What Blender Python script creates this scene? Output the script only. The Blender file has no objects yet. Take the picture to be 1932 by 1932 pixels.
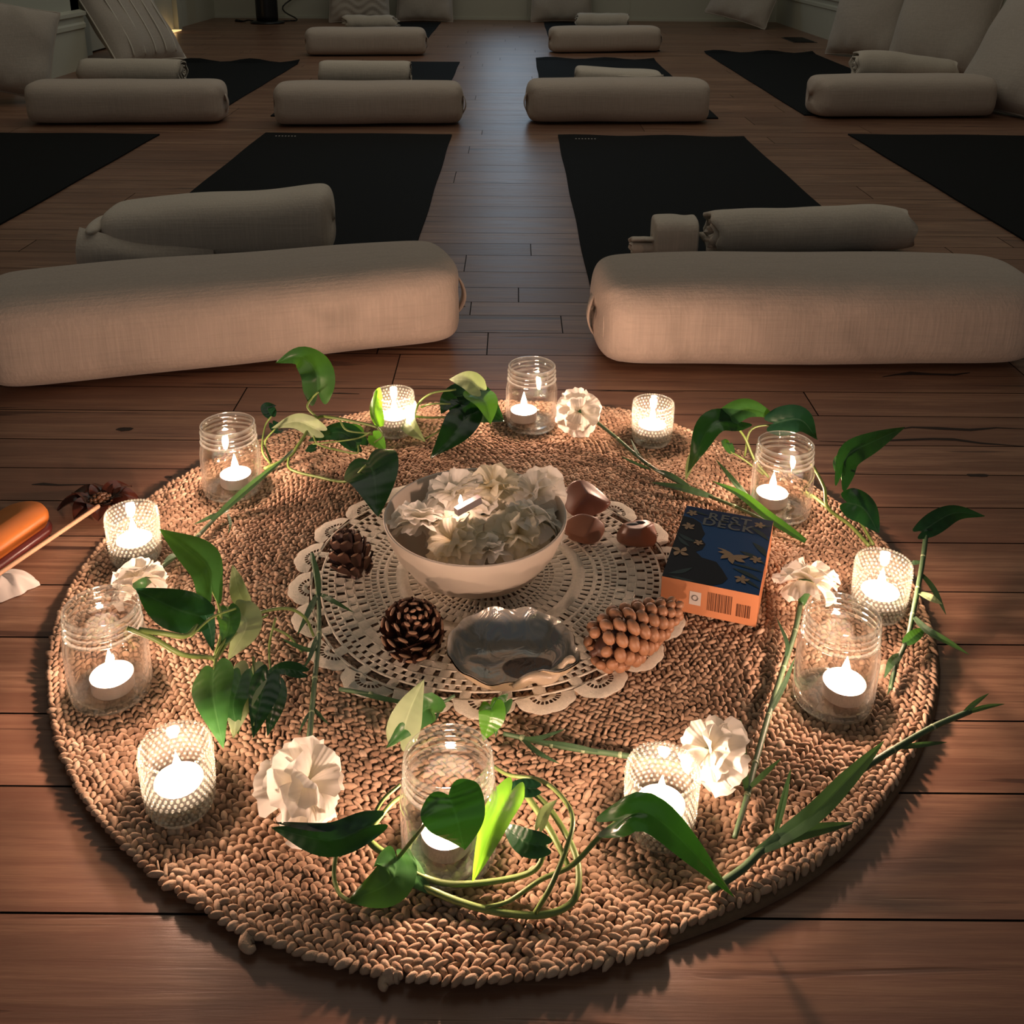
import bpy, math, random
import numpy as np
from mathutils import Vector, Matrix

C = bpy.context.scene.collection
sc = bpy.context.scene
PI = math.pi
# ------------------------------------------------------------------ camera
FP, CY, TH, RO, HH = 1940.0, 520.0, 0.32089937, 0.00788784, 0.68
cd = bpy.data.cameras.new('camera'); cam = bpy.data.objects.new('camera', cd); C.objects.link(cam)
cd.sensor_fit = 'HORIZONTAL'; cd.sensor_width = 36.0; cd.lens = 36.0 * FP / 1932
cd.shift_y = -(966 - CY) / 1932.0
cd.clip_start = .02; cd.clip_end = 60
cam.matrix_world = Matrix.Translation((0, 0, HH)) @ Matrix.Rotation(PI/2 - TH, 4, 'X') @ Matrix.Rotation(RO, 4, 'Z')
sc.camera = cam
# ------------------------------------------------------------------ world, exposure
w = bpy.data.worlds.new('world'); sc.world = w; w.use_nodes = True
w.node_tree.nodes['Background'].inputs[0].default_value = (.86, .87, .88, 1)
w.node_tree.nodes['Background'].inputs[1].default_value = 0.085
sc.view_settings.view_transform = 'Standard'; sc.view_settings.look = 'None'
sc.view_settings.gamma = 1; sc.view_settings.use_curve_mapping = False
sc.view_settings.exposure = 0.85
sc.cycles.max_bounces = 10; sc.cycles.transparent_max_bounces = 32
sc.cycles.caustics_reflective = False; sc.cycles.caustics_refractive = False
sc.cycles.sample_clamp_indirect = 3.0
sc.cycles.use_denoising = True

def light(name, kind, loc, power, col, size=None, size_y=None, rot=None, parent=None):
    d = bpy.data.lights.new(name, kind); d.energy = power; d.color = col
    if kind == 'AREA':
        d.shape = 'RECTANGLE'; d.size = size; d.size_y = size_y or size
    else:
        d.shadow_soft_size = size or .01
    o = bpy.data.objects.new(name, d); C.objects.link(o); o.location = loc
    if rot: o.rotation_euler = rot
    if parent: o.parent = parent
    return o
CANDLE_P = .66
CANDLE_C = (1.0, .60, .455)
light('ceiling_lamp_light', 'AREA', (0, 4.6, 2.62), 15, (1.0, .95, .82), 3.4, 5.5)
light('window_light', 'AREA', (0.0, 8.66, 1.55), 2.2, (.62, .82, 1.0), .6, 2.0, (-PI/2, 0, 0))

# ------------------------------------------------------------------ helpers
def P(px, py, z=0.0):
    """point of the room seen at a pixel of the photograph, at height z"""
    u = (px - 966) / FP; v = -(py - CY) / FP
    c, s = math.cos(RO), math.sin(RO)
    u, v = c*u - s*v, s*u + c*v
    dy = math.cos(TH) + v*math.sin(TH); dz = -math.sin(TH) + v*math.cos(TH)
    t = (HH - z) / (-dz)
    return Vector((u*t, dy*t, z))
def depth(p):
    return p[1]*math.cos(TH) - (p[2]-HH)*math.sin(TH)
def pxm(n, p):
    return n * depth(p) / FP

class MB:
    def __init__(s): s.v = []; s.f = []; s.m = []; s.a = []; s.n = 0
    def add(s, V, F, mi=0, A=None):
        V = np.asarray(V, float).reshape(-1, 3); o = s.n
        s.v.append(V); s.n += len(V)
        s.f += [tuple(int(i)+o for i in f) for f in F]; s.m += [mi]*len(F)
        if A is None: A = np.zeros((len(V), 3))
        else:
            A = np.asarray(A, float)
            if A.ndim == 1: A = np.tile(A, (len(V), 1))
        s.a.append(A); return s
    def build(s, name, mats, parent=None, origin=None, smooth=True, loc=None):
        V = np.concatenate(s.v); 
        if origin is not None: V = V - np.array(origin)
        me = bpy.data.meshes.new(name); me.from_pydata(V.tolist(), [], s.f)
        if not isinstance(mats, (list, tuple)): mats = [mats]
        for m in mats: me.materials.append(m)
        if len(mats) > 1: me.polygons.foreach_set('material_index', s.m)
        me.polygons.foreach_set('use_smooth', [bool(smooth)]*len(s.f))
        at = me.attributes.new('lv', 'FLOAT_VECTOR', 'POINT'); at.data.foreach_set('vector', np.concatenate(s.a).ravel())
        me.update()
        o = bpy.data.objects.new(name, me); C.objects.link(o)
        if parent: o.parent = parent
        if loc is not None: o.location = loc
        return o
def grid_faces(nu, nv, cu=False, cv=False):
    F = []
    for i in range(nu if cu else nu-1):
        for j in range(nv if cv else nv-1):
            a = i*nv+j; b = i*nv+(j+1) % nv; c = ((i+1) % nu)*nv+(j+1) % nv; d = ((i+1) % nu)*nv+j
            F.append((a, d, c, b))
    return F
def lathe(prof, n=48, c=(0, 0, 0), cap=False):
    V = []; t = np.linspace(0, 2*PI, n, endpoint=False)
    for r, z in prof: V += [(c[0]+r*math.cos(a), c[1]+r*math.sin(a), c[2]+z) for a in t]
    F = grid_faces(len(prof), n, False, True)
    return V, [f[::-1] for f in F]
def box(x0, y0, z0, x1, y1, z1):
    V = [(x0,y0,z0),(x1,y0,z0),(x1,y1,z0),(x0,y1,z0),(x0,y0,z1),(x1,y0,z1),(x1,y1,z1),(x0,y1,z1)]
    return V, [(0,3,2,1),(4,5,6,7),(0,1,5,4),(1,2,6,5),(2,3,7,6),(3,0,4,7)]
def smooth_path(pts, k=6):
    P_ = [np.array(p, float) for p in pts]
    if len(P_) < 3: return P_
    Q = [2*P_[0]-P_[1]] + P_ + [2*P_[-1]-P_[-2]]; out = []
    for i in range(1, len(Q)-2):
        for t in np.linspace(0, 1, k, endpoint=False):
            a, b, c, d = Q[i-1:i+3]
            out.append(.5*((2*b)+(-a+c)*t+(2*a-5*b+4*c-d)*t*t+(-a+3*b-3*c+d)*t**3))
    out.append(P_[-1]); return out
def tube(pts, rad, n=8, k=6, cap=True):
    p = smooth_path(pts, k); m = len(p)
    R = [rad]*m if np.isscalar(rad) else list(np.interp(np.linspace(0, 1, m), np.linspace(0, 1, len(rad)), rad))
    V = []; up = np.array((0.0, 0.0, 1.0))
    for i in range(m):
        t = p[min(i+1, m-1)] - p[max(i-1, 0)]; t = t/(np.linalg.norm(t)+1e-9)
        if abs(t @ up) > .95: up = np.array((0.0, 1.0, 0.0)) if abs(t[1]) < .9 else np.array((1.0, 0, 0))
        s = np.cross(t, up); s /= np.linalg.norm(s)+1e-9; up = np.cross(s, t)
        for a in range(n):
            q = 2*PI*a/n; V.append(p[i] + R[i]*(math.cos(q)*s + math.sin(q)*up))
    F = grid_faces(m, n, False, True)
    if cap: F.append(tuple(range(n))); F.append(tuple((m-1)*n+i for i in range(n))[::-1])
    return V, F
def ellipsoid(c, r, n=8, m=6, R=None):
    V = [(0, 0, -1)]; 
    for i in range(1, m):
        ph = -PI/2+PI*i/m
        V += [(math.cos(ph)*math.cos(2*PI*j/n), math.cos(ph)*math.sin(2*PI*j/n), math.sin(ph)) for j in range(n)]
    V.append((0, 0, 1)); V = np.array(V)*np.array(r)
    if R is not None: V = V @ np.asarray(R).T
    V = V + np.array(c); F = []
    for j in range(n): F.append((0, 1+(j+1) % n, 1+j))
    for i in range(m-2):
        for j in range(n): F.append((1+i*n+j, 1+i*n+(j+1) % n, 1+(i+1)*n+(j+1) % n, 1+(i+1)*n+j))
    L = len(V)-1
    for j in range(n): F.append((1+(m-2)*n+j, 1+(m-2)*n+(j+1) % n, L))
    return V, F
def tag(o, label=None, cat=None, group=None, kind=None):
    if label: o['label'] = label
    if cat: o['category'] = cat
    if group: o['group'] = group
    if kind: o['kind'] = kind
    return o
def thing(name, label, cat, loc=(0, 0, 0), group=None, rotz=0):
    o = bpy.data.objects.new(name, None); C.objects.link(o); o.location = loc
    o.rotation_euler = (0, 0, rotz); o.empty_display_size = .02
    return tag(o, label, cat, group)
def copy_tree(o, parent=None):
    c = o.copy(); C.objects.link(c)
    if parent: c.parent = parent
    for ch in list(o.children): copy_tree(ch, c)
    return c
def struct(o): o['kind'] = 'structure'; return o

# ------------------------------------------------------------------ materials
class NT:
    def __init__(s, name):
        s.m = bpy.data.materials.new(name); s.m.use_nodes = True; s.t = s.m.node_tree
        s.t.nodes.clear(); s.out = s.t.nodes.new('ShaderNodeOutputMaterial')
    def n(s, typ, inp=None, **kw):
        x = s.t.nodes.new(typ)
        for k, v in kw.items(): setattr(x, k, v)
        for k, v in (inp or {}).items():
            if isinstance(v, bpy.types.NodeSocket): s.t.links.new(v, x.inputs[k])
            else: x.inputs[k].default_value = v
        return x
    def coord(s, scale=(1, 1, 1), kind='Object', add=None):
        c = s.n('ShaderNodeTexCoord').outputs[kind]
        if add is not None: c = s.n('ShaderNodeVectorMath', {0: c, 1: add}, operation='ADD').outputs[0]
        return s.n('ShaderNodeMapping', {'Vector': c, 'Scale': scale}).outputs[0]
    def lv(s): return s.n('ShaderNodeAttribute', attribute_name='lv').outputs['Vector']
    def noise(s, vec, scale, detail=3, rough=.55, dist=0):
        return s.n('ShaderNodeTexNoise', {'Vector': vec, 'Scale': scale, 'Detail': detail, 'Roughness': rough, 'Distortion': dist}).outputs['Fac']
    def ramp(s, fac, stops):
        r = s.n('ShaderNodeValToRGB', {'Fac': fac}); e = r.color_ramp.elements
        while len(e) < len(stops): e.new(.5)
        for i, (p, c) in enumerate(stops):
            e[i].position = p; e[i].color = (c, c, c, 1) if not isinstance(c, tuple) else (*c[:3], 1)
        return r.outputs['Color']
    def mix(s, fac, a, b, bt='MIX'):
        x = s.n('ShaderNodeMix', data_type='RGBA', blend_type=bt)
        for i, v in ((0, fac), (6, a), (7, b)):
            if isinstance(v, bpy.types.NodeSocket): s.t.links.new(v, x.inputs[i])
            else: x.inputs[i].default_value = (*v, 1) if isinstance(v, tuple) and len(v) == 3 else v
        return x.outputs[2]
    def math(s, op, a, b=0.0, clamp=False):
        return s.n('ShaderNodeMath', {0: a, 1: b}, operation=op, use_clamp=clamp).outputs[0]
    def bump(s, h, strength=.3, dist=.002):
        return s.n('ShaderNodeBump', {'Height': h, 'Strength': strength, 'Distance': dist}).outputs['Normal']
    def pbr(s, color, rough=.6, **kw):
        inp = {'Base Color': (*color, 1) if isinstance(color, tuple) else color, 'Roughness': rough}
        inp.update(kw); return s.n('ShaderNodeBsdfPrincipled', inp).outputs[0]
    def mixs(s, fac, a, b): return s.n('ShaderNodeMixShader', {0: fac, 1: a, 2: b}).outputs[0]
    def done(s, sh): s.t.links.new(sh, s.out.inputs[0]); return s.m
def simple(name, color, rough=.6, nscale=0, namt=.15, bump=0, bscale=None, **kw):
    t = NT(name); col = color
    if nscale:
        n = t.noise(t.coord(), nscale, 4)
        col = t.mix(n, tuple(c*(1-namt) for c in color), tuple(min(1, c*(1+namt)) for c in color))
    if bump: kw['Normal'] = t.bump(t.noise(t.coord(), bscale or nscale*3, 4), bump, .002)
    return t.done(t.pbr(col, rough, **kw))

def m_floor():
    t = NT('oiled wood planks'); a = t.lv()
    sep = t.n('ShaderNodeSeparateXYZ', {0: a})
    off = t.n('ShaderNodeVectorMath', {0: a, 1: (7.0, 13.0, 5.0)}, operation='MULTIPLY').outputs[0]
    g = t.coord((1.3, 16, 1), add=off)
    n1 = t.noise(g, 2.2, 5, .6, .6)
    n2 = t.noise(t.coord((3, 90, 1), add=off), 2.0, 4, .7, .3)
    base = t.ramp(sep.outputs[0], [(0, (.185, .100, .060)), (.3, (.26, .145, .085)), (.6, (.37, .218, .132)), (.8, (.28, .155, .09)), (1, (.21, .113, .067))])
    c = t.mix(t.ramp(n1, [(.42, .0), (.58, 1.0)]), t.mix(.62, base, (.085, .036, .022)), base)
    c = t.mix(t.ramp(n2, [(.40, .65), (.56, 0.0)]), c, (.12, .05, .03))
    n3 = t.noise(t.coord((1.0, 22, 1), add=off), 1.6, 3, .5, 1.2)
    crack = t.ramp(n3, [(.635, 0.0), (.68, 1.0)])
    c = t.mix(crack, c, (.025, .013, .010))
    big = t.noise(t.coord((.8, 2.5, 1), add=off), 1.5, 2)
    c = t.mix(t.math('MULTIPLY', big, .5), c, (.33, .16, .10))
    rg = t.ramp(n1, [(0, .30), (1, .44)])
    h = t.math('ADD', t.math('MULTIPLY', n1, .6), t.math('MULTIPLY', n2, .5))
    h = t.math('SUBTRACT', h, t.math('MULTIPLY', crack, .8))
    return t.done(t.pbr(c, rg, **{'Normal': t.bump(h, .22, .002), 'Specular IOR Level': .5}))
def m_jute():
    t = NT('braided jute'); a = t.n('ShaderNodeSeparateXYZ', {0: t.lv()})
    c = t.ramp(a.outputs[0], [(0, (.20, .125, .080)), (.45, (.37, .245, .162)), (.8, (.50, .35, .24)), (1, (.58, .43, .31))])
    fib = t.noise(t.coord(), 900, 2); c = t.mix(t.math('MULTIPLY', fib, .35), c, (.24, .14, .08))
    return t.done(t.pbr(c, .85, **{'Normal': t.bump(fib, .5, .0006), 'Specular IOR Level': .2}))
def m_cloth(name, col, sc_=420, col2=None):
    t = NT(name); slub = t.noise(t.coord((220, 220, 8)), 1.0, 3)
    slubx = t.noise(t.coord((10, 200, 200)), 1.0, 3)
    c = t.mix(t.ramp(slub, [(.45, 0.0), (.8, .45)]), col, tuple(min(1, x*1.3) for x in col))
    c = t.mix(t.ramp(slubx, [(.5, 0.0), (.8, .3)]), c, tuple(x*.72 for x in col))
    wr = t.noise(t.coord((3, 3, 3)), 2.6, 3, .5, .3)
    h = t.math('ADD', t.math('MULTIPLY', wr, 5.0), t.math('ADD', slub, slubx))
    return t.done(t.pbr(c, .92, **{'Normal': t.bump(h, .35, .0025), 'Specular IOR Level': .15, 'Sheen Weight': .15}))
def m_leaf(name, c1, c2, trans, gloss=.32, tf=.3):
    t = NT(name); lv = t.n('ShaderNodeSeparateXYZ', {0: t.lv()})
    v = t.math('ABSOLUTE', lv.outputs[1])
    mid = t.ramp(v, [(.0, 1.0), (.05, .25), (.09, 0.0)])
    vein = t.n('ShaderNodeTexWave', {'Vector': t.lv(), 'Scale': 2.6, 'Distortion': 1.5}).outputs['Fac']
    n = t.noise(t.coord(), 35, 3)
    c = t.mix(n, c1, c2); c = t.mix(t.math('MULTIPLY', mid, .4), c, tuple(min(1, x*1.8+.05) for x in c2))
    fold = t.math('MULTIPLY', t.math('ABSOLUTE', lv.outputs[1]), .6)
    h = t.math('ADD', t.math('MULTIPLY', vein, .25), fold)
    pb = t.pbr(c, gloss, **{'Normal': t.bump(h, .35, .002), 'Specular IOR Level': .55})
    tr = t.n('ShaderNodeBsdfTranslucent', {'Color': (*trans, 1)}).outputs[0]
    return t.done(t.mixs(tf, pb, tr))
def m_petal(name, c1, c2):
    t = NT(name); lv = t.n('ShaderNodeSeparateXYZ', {0: t.lv()})
    c = t.mix(t.ramp(lv.outputs[0], [(.15, 1.0), (.7, 0.0)]), c1, c2)
    wv = t.n('ShaderNodeMath', {0: t.math('MULTIPLY', lv.outputs[1], 26.0)}, operation='SINE').outputs[0]
    pb = t.pbr(c, .7, **{'Normal': t.bump(wv, .18, .0012), 'Specular IOR Level': .25})
    tr = t.n('ShaderNodeBsdfTranslucent', {'Color': (*c1, 1)}).outputs[0]
    return t.done(t.mixs(.52, pb, tr))
def m_glass(name, milk, tint=(.96, .975, .95), bumps=0, edge=.45):
    t = NT(name)
    nrm = {}
    if bumps: nrm = {'Normal': t.bump(t.noise(t.coord(), 55, 2), bumps, .004)}
    fc = t.n('ShaderNodeLayerWeight', {'Blend': .5, **nrm}).outputs['Facing']
    fr = t.math('ADD', t.math('MULTIPLY', t.math('POWER', fc, 3.2), .85), .06)
    gl = t.n('ShaderNodeBsdfGlossy', {'Color': (1, .99, .96, 1), 'Roughness': .045, **nrm}).outputs[0]
    tp = t.n('ShaderNodeBsdfTransparent', {'Color': (*tint, 1)}).outputs[0]
    df = t.mixs(.5, t.n('ShaderNodeBsdfDiffuse', {'Color': (.82, .88, .80, 1)}).outputs[0],
                t.n('ShaderNodeBsdfTranslucent', {'Color': (.82, .88, .80, 1)}).outputs[0])
    lw = t.n('ShaderNodeLayerWeight', {'Blend': .3}).outputs['Facing']
    edg = t.math('ADD', t.math('MULTIPLY', t.math('POWER', lw, 5.0), edge), milk, True)  # white mixed in at grazing angles imitates light caught by glass edges
    base = t.mixs(edg, tp, df)
    return t.done(t.mixs(t.math('MULTIPLY', fr, 1.25, True), base, gl))
def m_emit(name, col, s, add=False):
    t = NT(name); e = t.n('ShaderNodeEmission', {'Color': (*col, 1), 'Strength': s}).outputs[0]
    if add: e = t.n('ShaderNodeAddShader', {0: e, 1: t.n('ShaderNodeBsdfTransparent').outputs[0]}).outputs[0]
    return t.done(e)

M = {}
M['floor'] = m_floor()
M['gap'] = simple('dark plank gap', (.02, .012, .008), .9)  # even near-black brown for plank gaps, cracks and knots
M['wall'] = simple('painted wall', (.47, .47, .38), .6, 3, .05)
M['trim'] = simple('painted trim', (.54, .53, .43), .45, 4, .04)
M['mat'] = simple('black rubber mat', (.0035, .0042, .0046), .85, 60, .3, .25, 600, **{'Specular IOR Level': .15})
M['linen'] = m_cloth('natural linen', (.50, .415, .345))
M['linen2'] = m_cloth('cream blanket cotton', (.60, .525, .435))
M['linen3'] = m_cloth('cushion cotton', (.46, .40, .34))
M['piping'] = simple('pale piping', (.72, .66, .56), .8)
M['jute'] = m_jute()
M['jutebase'] = simple('jute backing', (.13, .08, .045), .95, 200, .3)
M['lace'] = simple('crochet cotton', (.80, .73, .60), .9, 300, .2, .6, 1400)
M['ceramic'] = simple('cream ceramic', (.60, .52, .43), .42, 20, .04)
M['jar'] = m_glass('clear jar glass', .0, (.985, .99, .98))
M['jarrim'] = m_glass('thick jar rim glass', .13, (.95, .97, .94), edge=.5)  # extra white in the ridges imitates bright lines along the rim
M['votbase'] = m_glass('thick votive base', .30, (.93, .96, .93))
M['bead'] = m_glass('beaded glass', .008, (.975, .985, .97), edge=.10)
M['beads'] = m_glass('glass beads', .07, edge=.10)
M['wax'] = simple('white wax', (.92, .88, .80), .4, **{'Subsurface Weight': .3, 'Subsurface Radius': (.01, .006, .004)})
M['alu'] = simple('tealight metal', (.75, .75, .75), .35, Metallic=.9)
M['wick'] = simple('burnt wick', (.03, .02, .02), .9)
M['flame'] = m_emit('flame', (1.0, .80, .52), 28, True)
M['leafd'] = m_leaf('dark shaded leaf', (.005, .026, .012), (.009, .046, .018), (.03, .16, .012), .24, .13)  # naturally dark leaves, green deepened further for leaves in shadow
M['leafm'] = m_leaf('mid green leaf', (.022, .095, .024), (.045, .150, .036), (.12, .38, .025), .32, .24)
M['leafb'] = m_leaf('backlit green leaf', (.05, .20, .02), (.09, .28, .03), (.30, .80, .04))  # candle backlight put into the green of leaves lit from behind
M['leafp'] = m_leaf('pale sage leaf', (.26, .36, .18), (.38, .47, .27), (.42, .62, .22), .5)
M['stem'] = simple('vine stem', (.16, .24, .06), .45, 60, .3)
M['stemd'] = simple('dark carnation stem', (.07, .13, .06), .55, 60, .3)
M['stemp'] = simple('pale carnation stem', (.26, .32, .18), .55, 60, .3)
M['cleaf'] = m_leaf('carnation leaf', (.035, .085, .04), (.06, .13, .06), (.10, .25, .06), .5)
M['petal'] = m_petal('white petal', (.95, .92, .85), (.92, .87, .70))
M['petaly'] = m_petal('cream petal', (.93, .88, .72), (.90, .76, .44))
M['cone'] = simple('dark cone scale and gap shade', (.10, .045, .03), .5, 90, .5)
M['conetip'] = simple('pale scale tip', (.36, .20, .12), .55, 90, .3)
M['conet'] = simple('tan pine cone scale', (.34, .165, .085), .5, 120, .3)
M['stone'] = simple('polished red stone', (.24, .095, .065), .38, 24, .5)
M['stone2'] = simple('polished brown stone', (.32, .14, .085), .4, 24, .4)
M['dark'] = simple('cavity shade', (.015, .01, .012), .6)
M['boxblue'] = simple('blue card', (.006, .075, .25), .5, **{'Specular IOR Level': .25})
M['boxnavy'] = simple('navy print', (.004, .026, .11), .5, **{'Specular IOR Level': .25})
M['boxblack'] = simple('black print', (.005, .004, .010), .5, **{'Specular IOR Level': .2})
M['boxgreen'] = simple('grey green print', (.030, .055, .055), .5, **{'Specular IOR Level': .25})
M['boxflower'] = simple('peach print', (.50, .28, .13), .45)
M['boxtext'] = simple('bronze lettering', (.17, .16, .15), .45)
M['boxorange'] = simple('orange card', (.56, .225, .10), .55)
M['boxwhite'] = simple('white print', (.6, .55, .5), .5)
M['boxbrown'] = simple('brown print', (.10, .035, .015), .5)
M['black'] = simple('black plastic', (.008, .008, .009), .35)
M['pod'] = simple('glossy dried pod', (.055, .016, .010), .18, 60, .5)
M['podc'] = simple('pod centre', (.10, .045, .02), .35, 200, .6)
M['amber'] = simple('polished orange', (.62, .19, .035), .4, 12, .35)
M['maroon'] = simple('maroon base', (.09, .015, .012), .3)
M['stick'] = simple('pale wood', (.50, .30, .18), .7, 80, .15)
M['white'] = simple('white cloth', (.62, .58, .54), .85, 60, .1)
M['windowglass'] = m_emit('dusk window', (.55, .76, 1.0), .42)
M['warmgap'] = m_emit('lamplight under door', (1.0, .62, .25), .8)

# ------------------------------------------------------------------ structure
def make_floor():
    rnd = random.Random(5); mb = MB(); g = MB()
    ys = [-.6, -.4, -.25, -.1, .02, .10, .20, .33, .45, .564, .681, .765, .872, .96, 1.056, 1.135, 1.218, 1.30, 1.393, 1.478, 1.617, 1.72, 1.809,
          1.882, 1.968, 2.07, 2.188, 2.28, 2.368, 2.513, 2.62, 2.734]
    while ys[-1] < 8.85: ys.append(ys[-1] + rnd.choice([.09, .12, .15, .18]))
    forced = {(1.617): [(-.045+.0, )]}
    for i in range(len(ys)-1):
        y0, y1 = ys[i], ys[i+1]; x = -2.75 - rnd.random()*1.5
        js = []
        while x < 2.75:
            L = rnd.uniform(.7, 2.1); js.append((x, x+L)); x += L
        if abs(y0-1.617) < 1e-6: js = [(-3, P(700, 700)[0]), (P(700, 700)[0], P(921, 630)[0]), (P(921, 630)[0], 1.3), (1.3, 3)]
        if abs(y0-2.188) < 1e-6: js = [(-3, -1.1), (-1.1, P(1001, 460)[0]), (P(1001, 460)[0], 1.0), (1.0, 3)]
        for a, b in js:
            a = max(a, -2.75); b = min(b, 2.75)
            if b <= a: continue
            e = .0010; q = (rnd.random(), rnd.random(), rnd.random())
            mb.add([(a+e, y0+e, 0), (b-e, y0+e, 0), (b-e, y1-e, 0), (a+e, y1-e, 0)], [(0, 1, 2, 3)], 0, q)
    mb.add(*box(-2.75, -.6, -.05, 2.75, 9, -.0025), 1)
    # long open cracks and knots in the boards
    def crack(pts, wd):
        p = [P(*q, .0003) for q in pts]; n = len(p); V = []
        for i, q in enumerate(p):
            k = pxm(wd*1.5, q)*math.sin(PI*(i+.35)/(n-.3))*rnd.uniform(.5, 1.2)
            V += [(q.x, q.y-k, .0003), (q.x, q.y+k, .0003)]
        mb.add(V, [(2*i, 2*i+2, 2*i+3, 2*i+1) for i in range(n-1)], 1)
    crack([(1545, 832), (1600, 834), (1650, 832), (1700, 830), (1760, 828), (1800, 829), (1850, 836), (1932, 842)], 4)
    crack([(1680, 812), (1720, 806), (1770, 808), (1830, 811), (1880, 807), (1932, 809)], 4)
    crack([(1665, 711), (1690, 707), (1720, 704), (1760, 706), (1800, 707), (1830, 703)], 5)
    crack([(60, 914), (80, 913), (110, 915), (165, 914)], 3)
    crack([(1125, 738), (1170, 737), (1230, 740), (1290, 739)], 1.6)
    crack([(610, 742), (640, 742), (678, 743)], 1.6)
    crack([(1350, 596), (1370, 600), (1390, 598)], 1.2)
    for (px, py, a, b) in ((235, 810, .012, .006), (318, 900, .006, .003), (1845, 897, .016, .004), (868, 578, .01, .004), (1160, 380, .01, .003)):
        c = P(px, py); n = 14
        mb.add([(c.x+a*math.cos(2*PI*k/n)*rnd.uniform(.8, 1.2), c.y+b*math.sin(2*PI*k/n)*rnd.uniform(.8, 1.2), .0003) for k in range(n)], [tuple(range(n))], 1)
    struct(mb.build('floor', [M['floor'], M['gap']], smooth=False))
make_floor()
YB = 8.80
def sbox(name, b, m): return struct(MB().add(*box(*b)).build(name, m, smooth=False))
sbox('wall_back', (-2.75, YB, 0, 2.5, YB+.1, 2.75), M['wall'])
sbox('ceiling', (-2.75, -.6, 2.7, 2.75, YB+.1, 2.8), M['wall'])
mb = MB(); mb.add(*box(-2.7, -.6, 0, -2.60, 4.6, 2.7)); mb.add(*box(-2.6, 4.6, 0, -2.24, 4.7, 2.7)); mb.add(*box(-2.35, 4.7, 0, -2.24, 5.45, 2.7)); mb.add(*box(-2.6, 5.45, 0, -2.50, YB, 2.7)); mb.add(*box(-2.6, 5.35, 0, -2.24, 5.45, 2.7))
struct(mb.build('wall_left', M['wall'], smooth=False))
mb = MB(); mb.add(*box(2.19, 6.75, 0, 2.3, YB, 2.7)); mb.add(*box(2.64, -.6, 0, 2.74, 6.75, 2.7)); mb.add(*box(2.19, 6.65, 0, 2.74, 6.75, 2.7))
struct(mb.build('wall_right', M['wall'], smooth=False))
def baseboard(name, pts, side):
    """tall stepped skirting swept along pts; side = inward normal sign list"""
    prof = [(0, 0), (.016, 0), (.016, .20), (.026, .205), (.026, .225), (.018, .235), (.018, .262), (.034, .268), (.034, .285), (0, .295)]
    mb = MB()
    for (a, b, nx, ny) in pts:
        V = []
        for (ex, ey) in (a, b):
            V += [(ex+nx*d, ey+ny*d, z) for d, z in prof]
        n = len(prof)
        mb.add(V, [(i, i+1, n+i+1, n+i) for i in range(n-1)] + [tuple(range(n)), tuple(range(n, 2*n))])
    return struct(mb.build(name, M['trim'], smooth=False))
baseboard('baseboard_left', [((-2.24, 4.6), (-2.24, 5.45), 1, 0), ((-2.5, 7.75), (-2.5, YB), 1, 0), ((-2.5, 5.45), (-2.24, 5.45), 0, 1)], 1)
baseboard('baseboard_right', [((2.19, 6.65), (2.19, YB), -1, 0), ((2.64, -.6), (2.64, 6.65), -1, 0), ((2.19, 6.65), (2.64, 6.65), 0, -1)], 1)
mb = MB(); mb.add(*box(-2.5, YB-.02, 0, 2.2, YB, .28)); mb.add(*box(-2.5, YB-.032, 0, 2.2, YB-.02, .02))
for x in (-2.13, -1.55, -.62, .1, .95, 1.75): mb.add(*box(x-.008, YB-.026, .02, x+.008, YB-.02, .28))
struct(mb.build('baseboard_back', M['trim'], smooth=False))
# window above the back skirting: tall narrow pane with its frame
wd = struct(MB().add(*box(-.19, YB-.012, .55, .19, YB-.004, 2.45)).build('window_1', M['windowglass'], smooth=False))
mb = MB()
for b in ((-.25, .49, -.19, 2.51), (.19, .49, .25, 2.51), (-.19, .49, .19, .55), (-.19, 2.45, .19, 2.51), (-.19, 1.45, .19, 1.5)):
    mb.add(*box(b[0], YB-.04, b[1], b[2], YB-.001, b[3]))
mb.build('window_frame', M['trim'], wd, smooth=False)
# door in the left alcove, lamplight showing below it
dr = struct(MB().add(*box(-2.5, 6.05, .012, -2.46, 7.62, 2.1)).build('door_1', M['trim'], smooth=False))
mb = MB(); mb.add(*box(-2.5, 7.64, 0, -2.43, 7.72, 2.16)); mb.add(*box(-2.5, 5.95, 0, -2.43, 6.03, 2.16)); mb.add(*box(-2.5, 6.03, 2.1, -2.43, 7.64, 2.16))
mb.build('door_frame', M['wall'], dr, smooth=False)
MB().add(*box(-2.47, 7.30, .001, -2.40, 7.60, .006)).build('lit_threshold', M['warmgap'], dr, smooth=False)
MB().add(*ellipsoid((-2.43, 6.2, 1.0), (.03, .03, .03))).build('door_knob', M['alu'], dr)
light('lamplight_under_door', 'POINT', (-2.40, 7.42, .03), .035, (1, .6, .25), .02)
# floor vent
vt = thing('floor_vent', 'dark metal floor vent flush in the boards near the right wall', 'vent', P(1507, 76))
mb = MB(); mb.add(*box(-.08, -.17, 0, .08, .17, .003)); mb.build('frame', M['black'], vt, smooth=False)
mb = MB(); [mb.add(*box(-.065, -.15+k*.03, .003, .065, -.138+k*.03, .006)) for k in range(11)]; mb.build('grille', M['black'], vt, smooth=False)
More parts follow.
